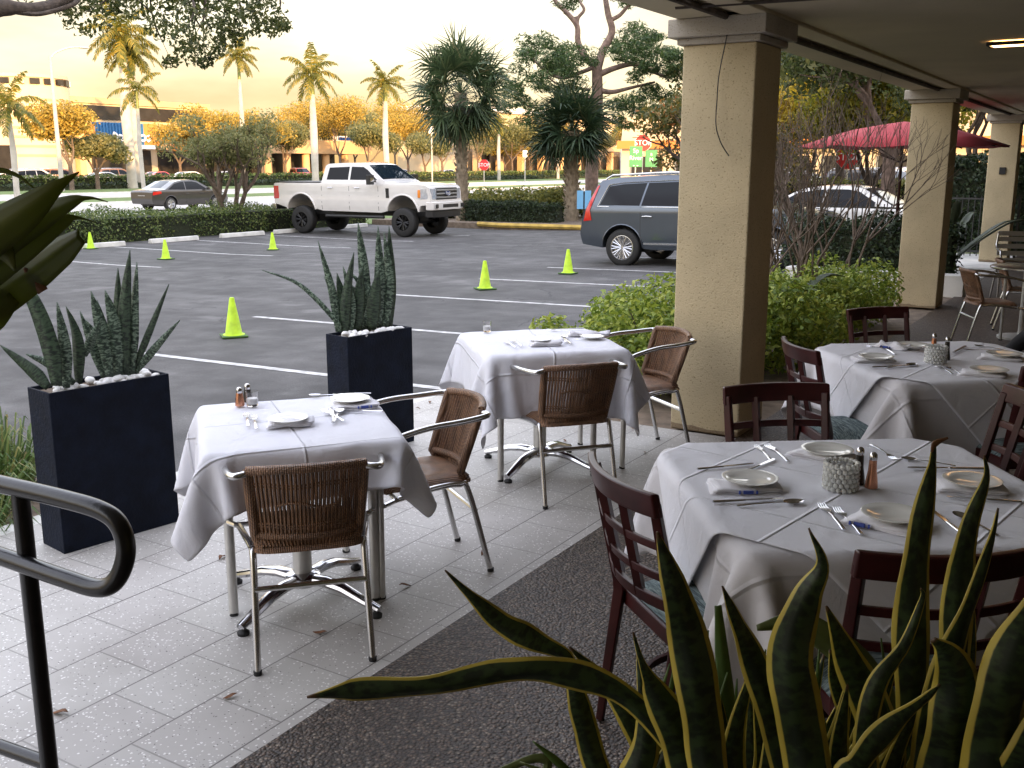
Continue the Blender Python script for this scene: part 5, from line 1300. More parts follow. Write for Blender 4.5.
for i in range(14):                    # crown overhead, out of frame, that shades the bough
    C.append((random.uniform(-3, 3), random.uniform(-3, 6), random.uniform(6.6, 9.5), 1.3, 1.3, .8))
b.build('trunk', M['darkbark'], t_, 60); leaves('crown', C, 10500, .135, M['l_oak'], t_, up=.2)

LEAFP = .75
def royal(label, loc, h, r, n, fl, bark='palebark', m='l_royal', group='tall feather palms', wind=.0):
    t_ = thing('feather_palm', label, 'palm tree', loc, random.random()*6, group); b = MB()
    b.tube([(0, 0, -.1), (0, 0, h*.1), (.01*h, 0, h*.45), (0, 0, h*.75)], [r*1.15, r*1.0, r*1.12, r*.75], 14); b.build('trunk', M[bark], t_, 80)
    MB().tube([(0, 0, h*.745), (0, 0, h*.8), (0, 0, h*.93)], [r*.8, r*.72, r*.4], 12).build('crownshaft', M['l_shaft'], t_, 80)
    items = []; base = Vector((0, 0, h*.9))
    for i in range(n):
        a = i*2.39996; el = R(78)-R(105)*(i/n)**1.0; d = Vector((math.cos(a)*math.cos(el), math.sin(a)*math.cos(el), math.sin(el))); pts = []; q = base.copy(); dd = d.copy()
        K = 12
        for k in range(K+1):
            pts.append(q.copy()); dd = (dd+Vector((0, 0, -.12-.05*k/K))).normalized(); q = q+dd*fl/K
        side = d.cross(Vector((0, 0, 1))); side = side.normalized() if side.length > .05 else Vector((1, 0, 0))
        items.append((pts, [.09*(1-k/K*.8)*fl/3 for k in range(K+1)], side))
        for k in range(2, (K)*2):
            f_ = k/2; p = pts[int(f_)].lerp(pts[min(K, int(f_)+1)], f_-int(f_)); tang = (pts[min(K, int(f_)+1)]-pts[int(f_)]).normalized(); ll = fl*.24*(1-abs(k/(2*K)-.45)*1.2)
            for s in (-1, 1):
                for rep in range(2):
                    dr = (side*s*random.uniform(.5, 1)+tang*.55+Vector((0, 0, random.uniform(-.75, .15)))).normalized()
                    e = p+dr*ll*.6; g = e+(dr+Vector((0, 0, -.9))).normalized()*ll*.5
                    items.append(([p, e, g], [.085*fl/3, .10*fl/3, .02], tang))
    blades('crown', items, M[m], t_); return t_
M['l_shaft'] = mat('green_crownshaft', (.16, .20, .06), .5, var=.15)
def palmat(px, X, ytop, **k):
    p = place(px, X); h = zat(p[0], p[1], ytop)-GZ; return p, h
for px_, X, yt, r_, n, fl, l in [(131, -80, 18, .42, 18, 3.9, 'tallest pale-trunked feather palm, left one of the pair above the white saloon'), (139, -81.5, 36, .36, 16, 3.4, 'pale-trunked feather palm, right one of the close pair'),
        (244, -83, 42, .22, 17, 2.7, 'small feather palm high above the multi-stemmed tree'), (315, -72, 62, .34, 15, 3.6, 'feather palm with a fat pale trunk behind the pickup bed'), (387, -72, 72, .30, 17, 3.0, 'feather palm with a pale trunk behind the pickup cab'),
        (142, -60, 78, .14, 11, 2.2, 'slim young palm with leaning trunk in front of the tall pair'), (14, -60, 96, .17, 12, 2.6, 'short palm at the far left edge')]:
    p, h = palmat(px_, X, yt); royal(l, p, h, r_, n, fl)
def sabal(label, loc, h, r, n, R0, petiole, m='l_sabal', bark='tanbark', boots=True, low=-60):
    t_ = thing('fan_palm', label, 'palm tree', loc, 0, 'fan palms on the island'); b = MB(); b.tube([(0, 0, -.1), (.03, 0, h*.3), (-.03, .02, h*.7), (0, 0, h)], [r*1.2, r, r*.95, r*1.1], 12)
    if boots:
        for i in range(90):
            a = i*2.4; z = h*(.15+.83*i/90); b.tube([(math.cos(a)*r*.9, math.sin(a)*r*.9, z), (math.cos(a)*r*1.35, math.sin(a)*r*1.35, z+.13)], [.05, .02], 4)
    b.build('trunk', M[bark], t_, 60); items = []; base = Vector((0, 0, h))
    for i in range(n):
        a = i*2.39996+random.uniform(-.2, .2); el = R(82)-R(82-low)*(i/n)**.85
        d = Vector((math.cos(a)*math.cos(el), math.sin(a)*math.cos(el), math.sin(el))); L = petiole*random.uniform(.75, 1.15); pts = []; q = base.copy(); dd = d.copy()
        for k in range(5): pts.append(q.copy()); dd = (dd+Vector((0, 0, -.03))).normalized(); q = q+dd*L/4
        side = dd.cross(Vector((0, 0, 1))); side = side.normalized() if side.length > .05 else Vector((1, 0, 0)); rl = Matrix.Rotation(random.uniform(-1.1, 1.1), 3, dd); side = rl @ side; nn = side.cross(dd)
        items.append((pts, [.045, .035, .03, .03, .03], side)); c = pts[-1]; rr = R0*random.uniform(.8, 1.1); K = 26
        for k in range(K):
            th = R(-125)+R(250)*k/(K-1)+random.uniform(-.04, .04); v = (dd*math.cos(th)+side*math.sin(th)+nn*.25*random.uniform(-.5, 1)).normalized(); ll = rr*(1-.25*abs(th)/2.2)*random.uniform(.85, 1.05)
            m1 = c+v*ll*.55; e = m1+(v*.9+Vector((0, 0, -.42+random.uniform(-.35, .3)))).normalized()*ll*.5
            w = v.cross(nn); items.append(([c, c+v*ll*.28, m1, e], [.02, .062, .055, .008], w.normalized() if w.length > .01 else side))
    blades('crown', items, M[m], t_); return t_
p1 = atd(462, 222, 37); p2 = atd(571, 222, 37)
sabal('taller fan palm with a drooping shaggy crown behind the pickup bonnet', (p1.x, p1.y, -.4), 4.6, .20, 66, 1.2, 1.15, low=-70)
sabal('shorter fan palm with a round dark crown and rough trunk on the island', (p2.x, p2.y, -.35), 3.25, .24, 60, 1.2, .85, m='l_dark2', low=-50)
# tall pine behind the fan palm: leaders and boughs as seen
t_ = thing('pine_tree', 'tall pine with twisting pinkish limbs and flat needle clumps behind the shorter fan palm', 'tree', tuple(atd(592, 222, 41.5).xy)+(-.35,)); o0 = Vector(t_.location); D0 = 41.5; b = MB()
def PP(x, y, dz=0): return atd(x, y, D0+dz)-o0
def limb_(pts, r0, r1, n=4):
    r0 *= .8; r1 *= .8
    P_ = bez([PP(*q) for q in pts], n); b.tube(P_, [r0+(r1-r0)*i/(len(P_)-1) for i in range(len(P_))], 7)
limb_([(592, 222), (592, 160), (597, 110), (597, 68)], .36, .26)
limb_([(597, 70), (603, 50), (612, 32), (608, 14), (605, -5), (602, -40)], .22, .1)
limb_([(597, 68), (586, 58), (578, 42), (577, 26), (566, 12), (556, 2), (545, -20)], .18, .08)
limb_([(577, 28), (578, 18), (584, 10), (580, 2), (572, -12)], .10, .05)
limb_([(564, 12), (572, 18), (580, 16)], .07, .05)
limb_([(611, 20), (620, 15), (628, 6), (636, 0), (650, -14)], .11, .06)
limb_([(600, 74), (615, 68), (634, 64), (648, 70), (668, 78)], .16, .06)
limb_([(598, 90), (612, 92), (630, 88), (655, 82)], .15, .05)
limb_([(596, 66), (582, 72), (560, 78), (540, 66), (525, 50)], .12, .04)
limb_([(597, 100), (575, 95), (555, 100), (535, 108), (515, 98)], .11, .03)
limb_([(590, 90), (560, 85), (545, 75)], .08, .03); limb_([(592, 100), (570, 110), (540, 112)], .08, .03)
C = []
for x, y, rx, ry in [(528, 46, 10, 8), (540, 40, 9, 6), (548, 56, 12, 9), (522, 62, 9, 8), (562, 50, 10, 8), (570, 60, 11, 8), (584, 52, 9, 7), (556, 70, 14, 8), (536, 78, 12, 9), (516, 84, 9, 7), (575, 76, 10, 7), (590, 62, 6, 5), (545, 90, 10, 6), (520, 100, 10, 6), (565, 88, 10, 6), (538, 112, 9, 6), (512, 92, 8, 6),
        (632, 32, 10, 7), (645, 40, 12, 8), (655, 34, 8, 5), (622, 44, 9, 7), (636, 52, 12, 8), (655, 54, 12, 9), (668, 50, 10, 8), (676, 58, 8, 7), (648, 64, 12, 7), (625, 58, 8, 6), (665, 72, 10, 6), (640, 78, 9, 5), (612, 46, 7, 6), (676, 70, 8, 6),
        (568, 2, 9, 5), (575, -6, 12, 5), (560, -8, 10, 5), (633, 2, 8, 4), (650, -6, 14, 6), (622, -10, 10, 6), (540, -18, 12, 6), (572, 100, 12, 7), (553, 108, 11, 6), (528, 122, 10, 6), (612, 108, 11, 7), (632, 100, 12, 7), (652, 92, 12, 7), (668, 100, 10, 7), (622, 122, 10, 6), (648, 112, 12, 7), (500, 76, 7, 6), (506, 108, 8, 6)]:
    k = 41.5/1012
    for q in range(5):
        p = PP(x+random.uniform(-1, 1)*rx*.9, y+random.uniform(-1, 1)*ry*.9, random.uniform(-1.8, 1.8)); C.append((p.x, p.y, p.z, rx*k*random.uniform(.7, 1.2), rx*k*random.uniform(.9, 1.3), ry*k*random.uniform(.6, 1.0)))
b.build('trunk', M['pinebark'], t_, 60)
leaves('crown', C, 23000, .26, M['l_pine'], t_, up=.9, aspect=6)
# sea-grape like sparse tree left of the nearest pillar
t_ = tree('sparse broad-leaved tree with crooked dark limbs above the blue-grey car', (-10.2, 26.3, -.3), 5.4, .16, 'l_autumn2', 'darkbark', 5200, .15, trunk_h=.22, depth=4, spread=.85, name='sparse_tree', clump=.5, up=.05, keep=.8)
# bare forked shrub between the pillars
def bare(label, loc, h, n=5, r=.035, depth=5):
    t_ = thing('bare_shrub', label, 'shrub', loc, 0, 'bare forked shrubs'); b = MB(); tips = []
    for s in range(n):
        a = 6.28*s/n+random.random(); branch_mesh(b, Vector((math.cos(a)*.1, math.sin(a)*.1, -.05)), Vector((math.cos(a)*.30, math.sin(a)*.30, 1)), h*.36, r*.8, depth-1, tips, .50, .22, 3 if s % 2 else 2, 4, .18, .70)
    b.build('stem', M['bark'], t_, 60); return t_, tips
t_, tips = bare('tangle of bare pale forked branches between the first two pillars', (-3.25, 10.8, 0), 2.8, 7)
t_, tips = bare('smaller tangle of bare branches just right of the nearest pillar', (-2.95, 9.8, 0), 2.5, 5, .03)
t_, tips = bare('bare forked shrub leaning towards the second pillar', (-3.0, 11.9, 0), 2.6, 6, .03)
def strap(label, loc, n, L, w, m, zb=0, name='strap_leaf_plant', spread=.9):
    t_ = thing(name, label, 'plant', (loc[0], loc[1], zb))
    for i in range(n):
        a = i*2.4+random.random()*.4; el = R(random.uniform(35, 80)); l_ = L*random.uniform(.7, 1.1); d = Vector((math.cos(a)*math.cos(el), math.sin(a)*math.cos(el), math.sin(el)))
        p = [Vector((d.x*.04, d.y*.04, 0)), d*l_*.4, d*l_*.75+Vector((0, 0, -.05*l_)), d*l_+Vector((0, 0, -.25*l_*spread))]
        blade_leaf('leaf', p, [w*.4, w*.9, w, w*.9, w*.5, .005], m, t_, vee=.4, th=.003, n=4)
    return t_
strap('big dark strap-leaved plant under the bare branches', (-3.0, 9.0), 13, 1.25, .17, M['bigleaf2'])
strap('dark strap-leaved plant between the second and third pillars', (-2.9, 18.6), 13, 1.7, .16, M['bigleaf2'])
# trees beyond the second bay
TG = 'trees behind the red umbrella'
tree('golden-leaved tree right of the nearest pillar', (-8.8, onx(806, -8.8), GZ), 4.9, .12, 'l_gold', 'darkbark', 15000, .15, name='golden_tree', depth=3, clump=.85, group=TG)
tree('golden-leaved tree behind the red umbrella', (-6.6, onx(872, -6.6), GZ), 4.9, .12, 'l_gold2', 'darkbark', 15000, .15, name='golden_tree', depth=3, clump=.85, group=TG)
tree('green tree above the golden ones, left of the second pillar', (-9.0, onx(840, -9.0), GZ), 7.6, .18, 'l_oak', 'darkbark', 22000, .24, name='green_tree', depth=4, clump=1.3, trunk_h=.35, group=TG)
tree('green tree just right of the nearest pillar behind the golden leaves', (-12.0, onx(775, -12.0), GZ), 8.0, .18, 'l_oak', 'darkbark', 22000, .24, name='green_tree', depth=4, clump=1.3, trunk_h=.35, group=TG)
tree('dark leaning tree nearest the second pillar', (-5.8, 27.5, GZ), 6.2, .2, 'l_oak', 'pinebark', 15000, .18, name='green_tree', depth=4, clump=1.0, trunk_h=.4, group=TG)
tree('dark tree between the second and third pillars', (-3.4, 25.5, 0), 6.0, .14, 'l_oak', 'bark', 9000, .13, name='green_tree', depth=4, clump=.6, trunk_h=.2, group=TG)
# trees across the road
BG = 'trees across the road'
for px_, X, yt, m_, n_, l in [(70, -79, 88, 'l_autumn', 6000, 'thin gold-leaved tree behind the street lamp'), (96, -80, 120, 'l_olive', 5000, 'grey-green tree under the thin gold-leaved one'), (205, -96, 92, 'l_autumn', 5500, 'gold-leaved tree left of the multi-stemmed tree crown'),
        (236, -98, 96, 'l_autumn', 5500, 'gold-leaved tree behind the multi-stemmed tree crown'), (262, -92, 100, 'l_autumn', 5000, 'gold-leaved tree right of the multi-stemmed tree crown'), (340, -98, 82, 'l_autumn', 6500, 'dense amber tree behind the fat-trunked palm'), (330, -104, 100, 'l_olive', 5000, 'darker tree over the low peach building'),
        (368, -84, 110, 'l_olive', 6000, 'brownish bushy tree just above the pickup cab'), (408, -92, 98, 'l_autumn', 6500, 'amber tree right of the pickup cab palm'), (425, -86, 122, 'l_olive', 6000, 'olive tree left of the taller fan palm'), (442, -92, 108, 'l_olive', 5000, 'olive tree seen behind the taller fan palm'),
        (180, -100, 106, 'l_autumn', 5000, 'amber tree just right of the palm pair, against the shop'), (285, -94, 112, 'l_olive', 5000, 'olive tree between the bushy crown and the fat-trunked palm'), (300, -108, 86, 'l_autumn', 6500, 'tall amber tree left of the fat-trunked palm'), (395, -110, 84, 'l_autumn', 6500, 'tall golden tree behind the pickup cab palm'), (355, -106, 96, 'l_olive', 6000, 'tall olive tree right of the low peach building'),
        (422, -112, 88, 'l_autumn', 6500, 'tall golden tree left of the taller fan palm'), (478, -90, 104, 'l_olive', 6500, 'tall olive tree right of the taller fan palm'), (512, -88, 106, 'l_olive', 6500, 'tall olive tree behind the left side of the shorter fan palm'), (548, -90, 102, 'l_autumn', 6500, 'tall amber tree behind the pine boughs'), (636, -84, 108, 'l_autumn', 6500, 'tall amber tree behind the street signs'),
        (486, -100, 120, 'l_autumn', 5000, 'amber tree between the two fan palms'), (505, -94, 128, 'l_autumn', 4500, 'small amber tree left of the shorter fan palm'), (530, -96, 125, 'l_olive', 4500, 'olive tree behind the shorter fan palm'), (600, -90, 118, 'l_olive', 5000, 'olive tree above the estate car tail'), (672, -60, 112, 'l_autumn', 4500, 'amber tree against the nearest pillar edge')]:
    p, h = palmat(px_, X, yt); tree(l, p, h*.96, .2, m_, 'bark', int(n_*1.15), .34, trunk_h=.28, depth=3, name='broad_tree', clump=h*.175, spread=.62, group=BG)
hedge('low clipped hedge along the far verge across the road', -82.8, 10, -82.8, 200, 1.4, 1.25, GZ, 26000, .30, 'l_hedge', core=.25)
hedge('lower front hedge on the far verge across the road', -80.6, 10, -80.6, 200, 1.0, .6, GZ, 14000, .26, 'l_dark', core=.2)

# ------------------------------------------------------------------ buildings across the road
def facade(t_, name, m, X, pa, pb, yt, yb, d=.3, off=0, ref=None):
    """block on the plane X between the bearings pa..pb; heights taken at the middle bearing"""
    Y0, Y1 = onx(pa, X), onx(pb, X); Ym = (Y0+Y1)/2; z1 = zat(X, Ym, yt); z0 = GZ if yb is None else zat(X, Ym, yb)
    b = MB(); b.box((X-d/2+off, Ym, (z0+z1)/2), (d, abs(Y1-Y0), z1-z0)); return b.build(name, m, t_, 0)
XA = -114
t_ = thing('shopping_building', 'cream two-storey shopping building with blue and orange panels across the road', 'building', (0, 0, 0))
facade(t_, 'wall', M['bcream'], XA, -60, 212, 100, None, 16)
facade(t_, 'parapet', M['bpeach'], XA, -60, 212, 97, 103, 16.6, .3)
facade(t_, 'glass_band', M['bdark'], XA, 82, 200, 108, 121, .5, .3)
facade(t_, 'blue_panel', M['bblue'], XA, 94, 142, 123, 146, .6, .8)
b = MB(); Y0, Y1 = onx(94, XA), onx(142, XA); z0, z1 = zat(XA, (Y0+Y1)/2, 146), zat(XA, (Y0+Y1)/2, 123)
for i in range(16): b.box((XA+.9, Y0+(Y1-Y0)*(i+.5)/16, (z0+z1)/2), (.25, .12, z1-z0))
b.build('panel_rib', M['bblue'], t_, 0)
facade(t_, 'orange_panel', M['borange'], XA, 142, 156, 124, 147, .6, .8); facade(t_, 'orange_panel', M['borange'], XA, 84, 94, 124, 147, .6, .8); facade(t_, 'panel', M['bpeach'], XA, 157, 186, 126, 150, .6, .8)
facade(t_, 'canopy', M['signwhite'], XA, 92, 145, 145, 149, 2.2, 2.4); facade(t_, 'shopfront', M['bdark'], XA, 92, 150, 150, None, .5, .35); facade(t_, 'shopfront', M['bdark'], XA, 158, 205, 152, None, .5, .35); facade(t_, 'shopfront', M['bdark'], XA, -30, 22, 145, None, .5, .35)
for pa in (45, 60, 76): facade(t_, 'pier', M['bpeach'], XA, pa, pa+6, 112, None, 1.2, .9)
# white script sign on the blue panel
Yc = onx(128, XA); zc = zat(XA, Yc, 139); b = MB(); rs = random.Random(3)
for i in range(7):
    yy = Yc-2.6+i*.85; b.tube([(XA+1.35, yy+.35*math.cos(a), zc+.42*math.sin(a)*(1.5 if i == 0 else .8)+.2*rs.random()) for a in np.linspace(-2.4, 2.6, 9)], .13, 6)
b.build('script_sign', M['signwhite'], t_)
t_ = thing('rotunda', 'round banded cream tower at the left end of the shopping building', 'building', (XA-3, onx(30, XA-3), GZ)); zt = zat(XA, onx(30, XA), 74)-GZ
b = MB(); b.lathe([(5.2, 0), (5.2, zt*.9), (5.0, zt*.9), (5.0, zt*.97), (5.2, zt*.97), (5.2, zt)], n=40); b.build('wall', M['bcream'], t_, 40)
b = MB()
for k in range(7): b.lathe([(5.28, zt*(.25+.085*k)), (5.28, zt*(.25+.085*k)+.25)], n=40, cap=False)
b.build('band', M['bpeach'], t_, 40); b = MB()
for k in range(20): a = 6.28*k/20; b.box((5.22*math.cos(a), 5.22*math.sin(a), zt*.935), (.3, 1.1, zt*.05), rz=a)
b.build('window', M['bdark'], t_, 0)
t_ = thing('bank_building', 'low peach building with a deep flat canopy and thick columns behind the pickup', 'building', (0, 0, 0)); XB = -104
facade(t_, 'wall', M['bdark'], XB, 262, 345, 152, None, 10, -2); facade(t_, 'fascia', M['bpeach'], XB, 262, 352, 141, 154, 14, 4)
facade(t_, 'sign_panel', M['signwhite'], XB, 321, 341, 136.5, 142, .5, 3)
b = MB(); Y0, Y1 = onx(324, XB), onx(338, XB); zc = zat(XB, (Y0+Y1)/2, 139.2)
for i in range(7): b.box((XB+3.1, Y0+(Y1-Y0)*(i+.5)/7, zc), (.2, .55, .45))
b.build('sign_letters', M['bblue2'], t_)
for pa in (268, 287, 306, 326, 345): 
    q = onx(pa, XB+3); MB().tube([(XB+3, q, GZ), (XB+3, q, zat(XB, onx(300, XB), 153))], .55, 14).build('column', M['bpeach'], t_, 60)
t_ = thing('orange_awning_shop', 'low shop with an orange awning behind the multi-stemmed tree', 'building', (0, 0, 0)); XC = -106
facade(t_, 'wall', M['bdark'], XC, 212, 262, 152, None, 8, -1); facade(t_, 'awning', M['borange'], XC, 210, 264, 142, 151, 10, 2)
t_ = thing('colonnade_building', 'long cream building with columns and dark shopfronts behind the fan palms', 'building', (0, 0, 0)); XD = -99
facade(t_, 'wall', M['bcream'], XD, 470, 735, 122, None, 14, -1.5); facade(t_, 'cornice', M['signwhite'], XD, 470, 735, 118, 123, 15, -.8)
ya, yb = onx(472, XD), onx(730, XD); k = 0; y = ya
while y < yb:
    b = MB(); b.box((XD+1.0, y, 2.0), (1.1, 1.1, 5.0)); b.build('column', M['bpeach'], t_, 0, bevel=.05)
    b = MB(); b.box((XD-.4, y+3.5, 1.6), (.5, 4.4, 4.0)); b.build('shopfront', M['bdark'], t_, 0); y += 7.2
b = MB(); b.box((XD+1.1, (ya+yb)/2, 4.9), (3.2, yb-ya, .9)); b.build('arcade_fascia', M['bpeach'], t_, 0)
# buildings at the end of the view between the pillars
t_ = thing('far_shop_building', 'cream building far away behind the red umbrella', 'building', (-25, 105, GZ)); MB().box((0, 0, 3.5), (46, 12, 7)).build('wall', M['bcream'], t_, 0)
for k in range(9): MB().box((-20+k*5, -6.1, 1.6), (3.4, .3, 2.8)).build('window', M['bdark'], t_, 0)
MB().box((0, -6.2, 4.2), (46.4, 1.2, .8)).build('fascia', M['borange'], t_, 0)

# ------------------------------------------------------------------ poles, signs
p = place(60, -76); t_ = thing('street_lamp', 'tall pale street lamp with a curved arm across the road', 'street lamp', p); ht = zat(p[0], p[1], 56)-GZ
MB().tube([(0, 0, 0), (0, 0, ht*.5), (0, 0, ht)], [.2, .16, .11], 12).build('pole', M['palebark'], t_, 60)
b = MB(); b.tube(bez([(0, 0, ht-.2), (.1, .5, ht+.3), (.2, 1.6, ht+.75), (.3, 2.6, ht+.9)], 5), .06, 8); b.build('arm', M['alumat'], t_, 60)
MB().box((.33, 2.9, ht+.88), (.3, .8, .14)).build('lamp_head', M['alumat'], t_, bevel=.05)
def stop(label, loc, hgt, face, s=.38, words=True):
    t_ = thing('stop_sign', label, 'stop sign', loc, face, 'stop signs')
    MB().tube([(0, 0, 0), (0, 0, hgt)], .03, 8).build('post', M['alumat'], t_)
    oc = [(s*math.cos(R(22.5+45*k)), s*math.sin(R(22.5+45*k))) for k in range(8)]
    MB().prism([(a*1.0, b_+hgt) for a, b_ in oc], -.055, -.045, axis='Y').build('border', M['signwhite'], t_, 0)
    f = MB().prism([(a*.94, b_+hgt) for a, b_ in oc], -.0605, -.0555, axis='Y').build('plate', M['red'], t_, 0)
    if words: text('STOP', s*.82, (0, -.064, hgt), (R(90), 0, 0), 'signwhite', f)
    return t_
ps = atd(848, 157, 33); stop('red stop sign with white lettering under the edge of the red umbrella', (ps.x, ps.y, GZ), ps.z-GZ, YAW-R(18), .40)
ps = atd(643, 143, 74); stop('small red stop sign above the two green street signs', (ps.x, ps.y, GZ), ps.z-GZ, YAW-R(4), .62)
ps = atd(484, 165, 82); stop('tiny red stop sign far across the road between the fan palms', (ps.x, ps.y, GZ), ps.z-GZ, YAW, .45)
def gsign(label, px0, px1, y0, y1, d, lines):
    a, c = atd(px0, y0, d), atd(px1, y1, d); w = (c-a).xy.length; h = a.z-c.z; m_ = (a+c)/2
    t_ = thing('street_sign', label, 'street sign', (m_.x, m_.y, GZ), YAW, 'green street signs'); zc = m_.z-GZ
    MB().tube([(0, .08, 0), (0, .08, zc)], .05, 8).build('post', M['alumat'], t_)
    pl = MB().box((0, 0, zc), (w, .04, h)).build('plate', M['green'], t_, 0, bevel=.01)
    for i, s_ in enumerate(lines): text(s_, h*.30, (0, -.026, zc+h*.27-h*.34*i), (R(90), 0, 0), 'signwhite', pl)
gsign('green street sign under the small stop sign, left one', 629.5, 642, 146, 167, 72, ['Sp', 'River', '- -'])
gsign('green street sign under the small stop sign, right one', 645.5, 657, 150, 167, 72.5, ['a', 'M'])
a = atd(584, 200, 33); t_ = thing('notice_board', 'two light blue notices on a thin post at the tail of the blue-grey car', 'sign', (a.x, a.y, -.3), YAW)
MB().tube([(0, .03, 0), (0, .03, 1.2)], .022, 8).build('post', M['plastic'], t_)
for s in (-1, 1): MB().box((s*.125, 0, .93), (.20, .012, .58), rz=0).build('notice', M['lightblue'], t_, 0)
p = place(8+525-3, -72)
for px_, X, yt, l in [(432, -70.5, 125, 'thin white sign post behind the pickup bonnet'), (525, -72, 150, 'thin white sign post left of the shorter fan palm')]:
    p, h = palmat(px_, X, yt); t_ = thing('sign_post', l, 'sign post', p, YAW, 'sign posts on the far verge'); MB().tube([(0, 0, 0), (0, 0, h)], .08, 8).build('post', M['palebark'], t_); MB().box((0, -.1, h-.5), (.6, .05, .9)).build('plate', M['signwhite'], t_)
for px_, X, yt, l in [(483+16, -78, 118, 'pale bare trunk between the fan palms'), (548+10, -80, 120, 'pale trunk right behind the shorter fan palm'), (622, -60, 120, 'pale trunk above the estate car')]:
    p, h = palmat(px_, X, yt); royal(l, p, h, .22, 12, 2.2)

# ------------------------------------------------------------------ red umbrella
pu = Vector((-3.29, 16.45, 0)); t_ = thing('market_umbrella', 'big faded red market umbrella beside the second pillar', 'umbrella', (pu.x, pu.y, 0), .35)
MB().tube([(0, 0, 0), (0, 0, 2.35)], .024, 12).build('pole', M['wood'], t_)
n = 8; vs = [(0, 0, 2.36)]; fs = []
rings = [(.22, 2.33), (.7, 2.25), (1.1, 2.14), (1.52, 2.0)]
for rr, z in rings:
    for k in range(n*3):
        a = 2*PI*k/(n*3); e = 1 if k % 3 == 0 else .93; vs.append((rr*e*math.cos(a), rr*e*math.sin(a), z+(0 if k % 3 == 0 else -.02*rr)))
N3 = n*3
for k in range(N3): fs.append((0, 1+k, 1+(k+1) % N3))
for j in range(len(rings)-1):
    for k in range(N3): fs.append((1+j*N3+k, 1+(j+1)*N3+k, 1+(j+1)*N3+(k+1) % N3, 1+j*N3+(k+1) % N3))
o = MB().add(vs, fs).build('canopy', M['canvas'], t_, 30); sd = o.modifiers.new('b', 'SOLIDIFY'); sd.thickness = .004
for k in range(8):
    a = 2*PI*k/8; MB().tube([(0, 0, 2.33), (1.50*math.cos(a), 1.50*math.sin(a), 1.98)], .011, 6).build('rib', M['wood'], t_)
    MB().tube([(0, 0, 1.75), (.95*math.cos(a), .95*math.sin(a), 2.12)], .009, 6).build('strut', M['wood'], t_)
MB().lathe([(.3, 0), (.3, .04), (.05, .09), (.04, .3)], n=24).build('base', M['plastic'], t_)

# ------------------------------------------------------------------ far round table and metal chair at the right edge
t_ = thing('round_table', 'small round metal table at the right edge under the arcade', 'table', (-.98, 11.35, 0)); MB().lathe([(.001, .70), (.33, .70), (.345, .71), (.345, .725), (.33, .732), (.001, .732)], n=40, cap=False).build('tabletop', M['alu'], t_, 50)
MB().tube([(0, 0, .03), (0, 0, .70)], .03, 12).build('column', M['alumat'], t_); MB().lathe([(.22, 0), (.22, .02), (.04, .05)], n=24).build('base', M['alumat'], t_, 50)
t_ = thing('metal_chair', 'grey metal slatted chair at the right edge in front of the third pillar', 'chair', (-1.35, 14.3, 0), R(200))
b = MB(); b.tube(bez([(-.25, .2, 0), (-.26, .2, .6), (-.24, .0, .66), (-.22, -.22, .70), (-.20, -.26, .86)], 5), .013, 8); b.tube(bez([(.25, .2, 0), (.26, .2, .6), (.24, .0, .66), (.22, -.22, .70), (.20, -.26, .86)], 5), .013, 8); b.build('frame', M['alu'], t_, 60)
for z in (.52, .61, .70, .79, .86): MB().box((0, -.20-(z-.45)*.15, z), (.42, .012, .06), tilt=('X', .15)).build('slat', M['alumat'], t_, bevel=.004)
for k in range(6): MB().box((0, -.16+k*.07, .445), (.42, .055, .012)).build('seat_slat', M['alumat'], t_, bevel=.003)
for s in (-1, 1): MB().tube([(s*.2, -.18, .44), (s*.23, -.27, 0)], .013, 8).build('leg', M['alu'], t_)
# fallen leaves
lm = None
for i, (x, y) in enumerate([(60, 712), (222, 557), (286, 571), (405, 585), (320, 632), (592, 470), (645, 452), (484, 552), (430, 402), (418, 408), (620, 420), (565, 440), (230, 696), (632, 428), (655, 425), (445, 410)]):
    bm = bmesh.new(); bmesh.ops.create_grid(bm, x_segments=4, y_segments=4, size=.5)
    for v in bm.verts:
        v.co.x *= .055; v.co.y *= .022*(1-abs(v.co.x/.0275)**2*.95); v.co.z = .006*math.sin(v.co.x*80+i)+.5*abs(v.co.y)
    me = bpy.data.meshes.new('dry_leaf'); bm.to_mesh(me); bm.free(); o = link('dry_leaf', me, M['brownleaf'], None, 180); o.location = at(x, y, .008); o.rotation_euler = (0, 0, random.uniform(0, 6)); o.scale = (random.uniform(.6, 1.1),)*3
    sd = o.modifiers.new('b', 'SOLIDIFY'); sd.thickness = .0012
    tag(o, 'small brown dry leaf lying on the patio pavers', 'leaf', 'fallen leaves on the pavers')
# liriope clumps at the patio edge on the left
for i, (x, y, l) in enumerate([(-5.0, 2.5, 'grassy clump just left of the planter nearest the camera'), (-5.6, 3.1, 'grassy clump farther out beside the lot, left of the near planter'), (-4.95, 1.7, 'grassy clump behind the black handrail'), (-5.8, 2.2, 'grassy clump at the left edge below the broad leaves'), (-5.3, .9, 'grassy clump nearest the camera at the left edge')]):
    t_ = thing('grass_clump', l, 'grass clump', (x, y, -.2), 0, 'grassy clumps at the left'); items = []
    for k in range(900):
        a = random.uniform(0, 6.28); q = random.uniform(0, .34); el = R(random.uniform(35, 85)); L = random.uniform(.35, .72); d = Vector((math.cos(a)*math.cos(el), math.sin(a)*math.cos(el), math.sin(el))); c = Vector((q*math.cos(a*3), q*math.sin(a*3), 0))
        items.append(([c, c+d*L*.5, c+d*L*.85+Vector((0, 0, -.06)), c+d*L+Vector((0, 0, -.2*L-.05))], [.012, .014, .010, .001], d.cross(Vector((0, 0, 1))).normalized()))
    blades('blades', items, M['l_grassy'], t_)
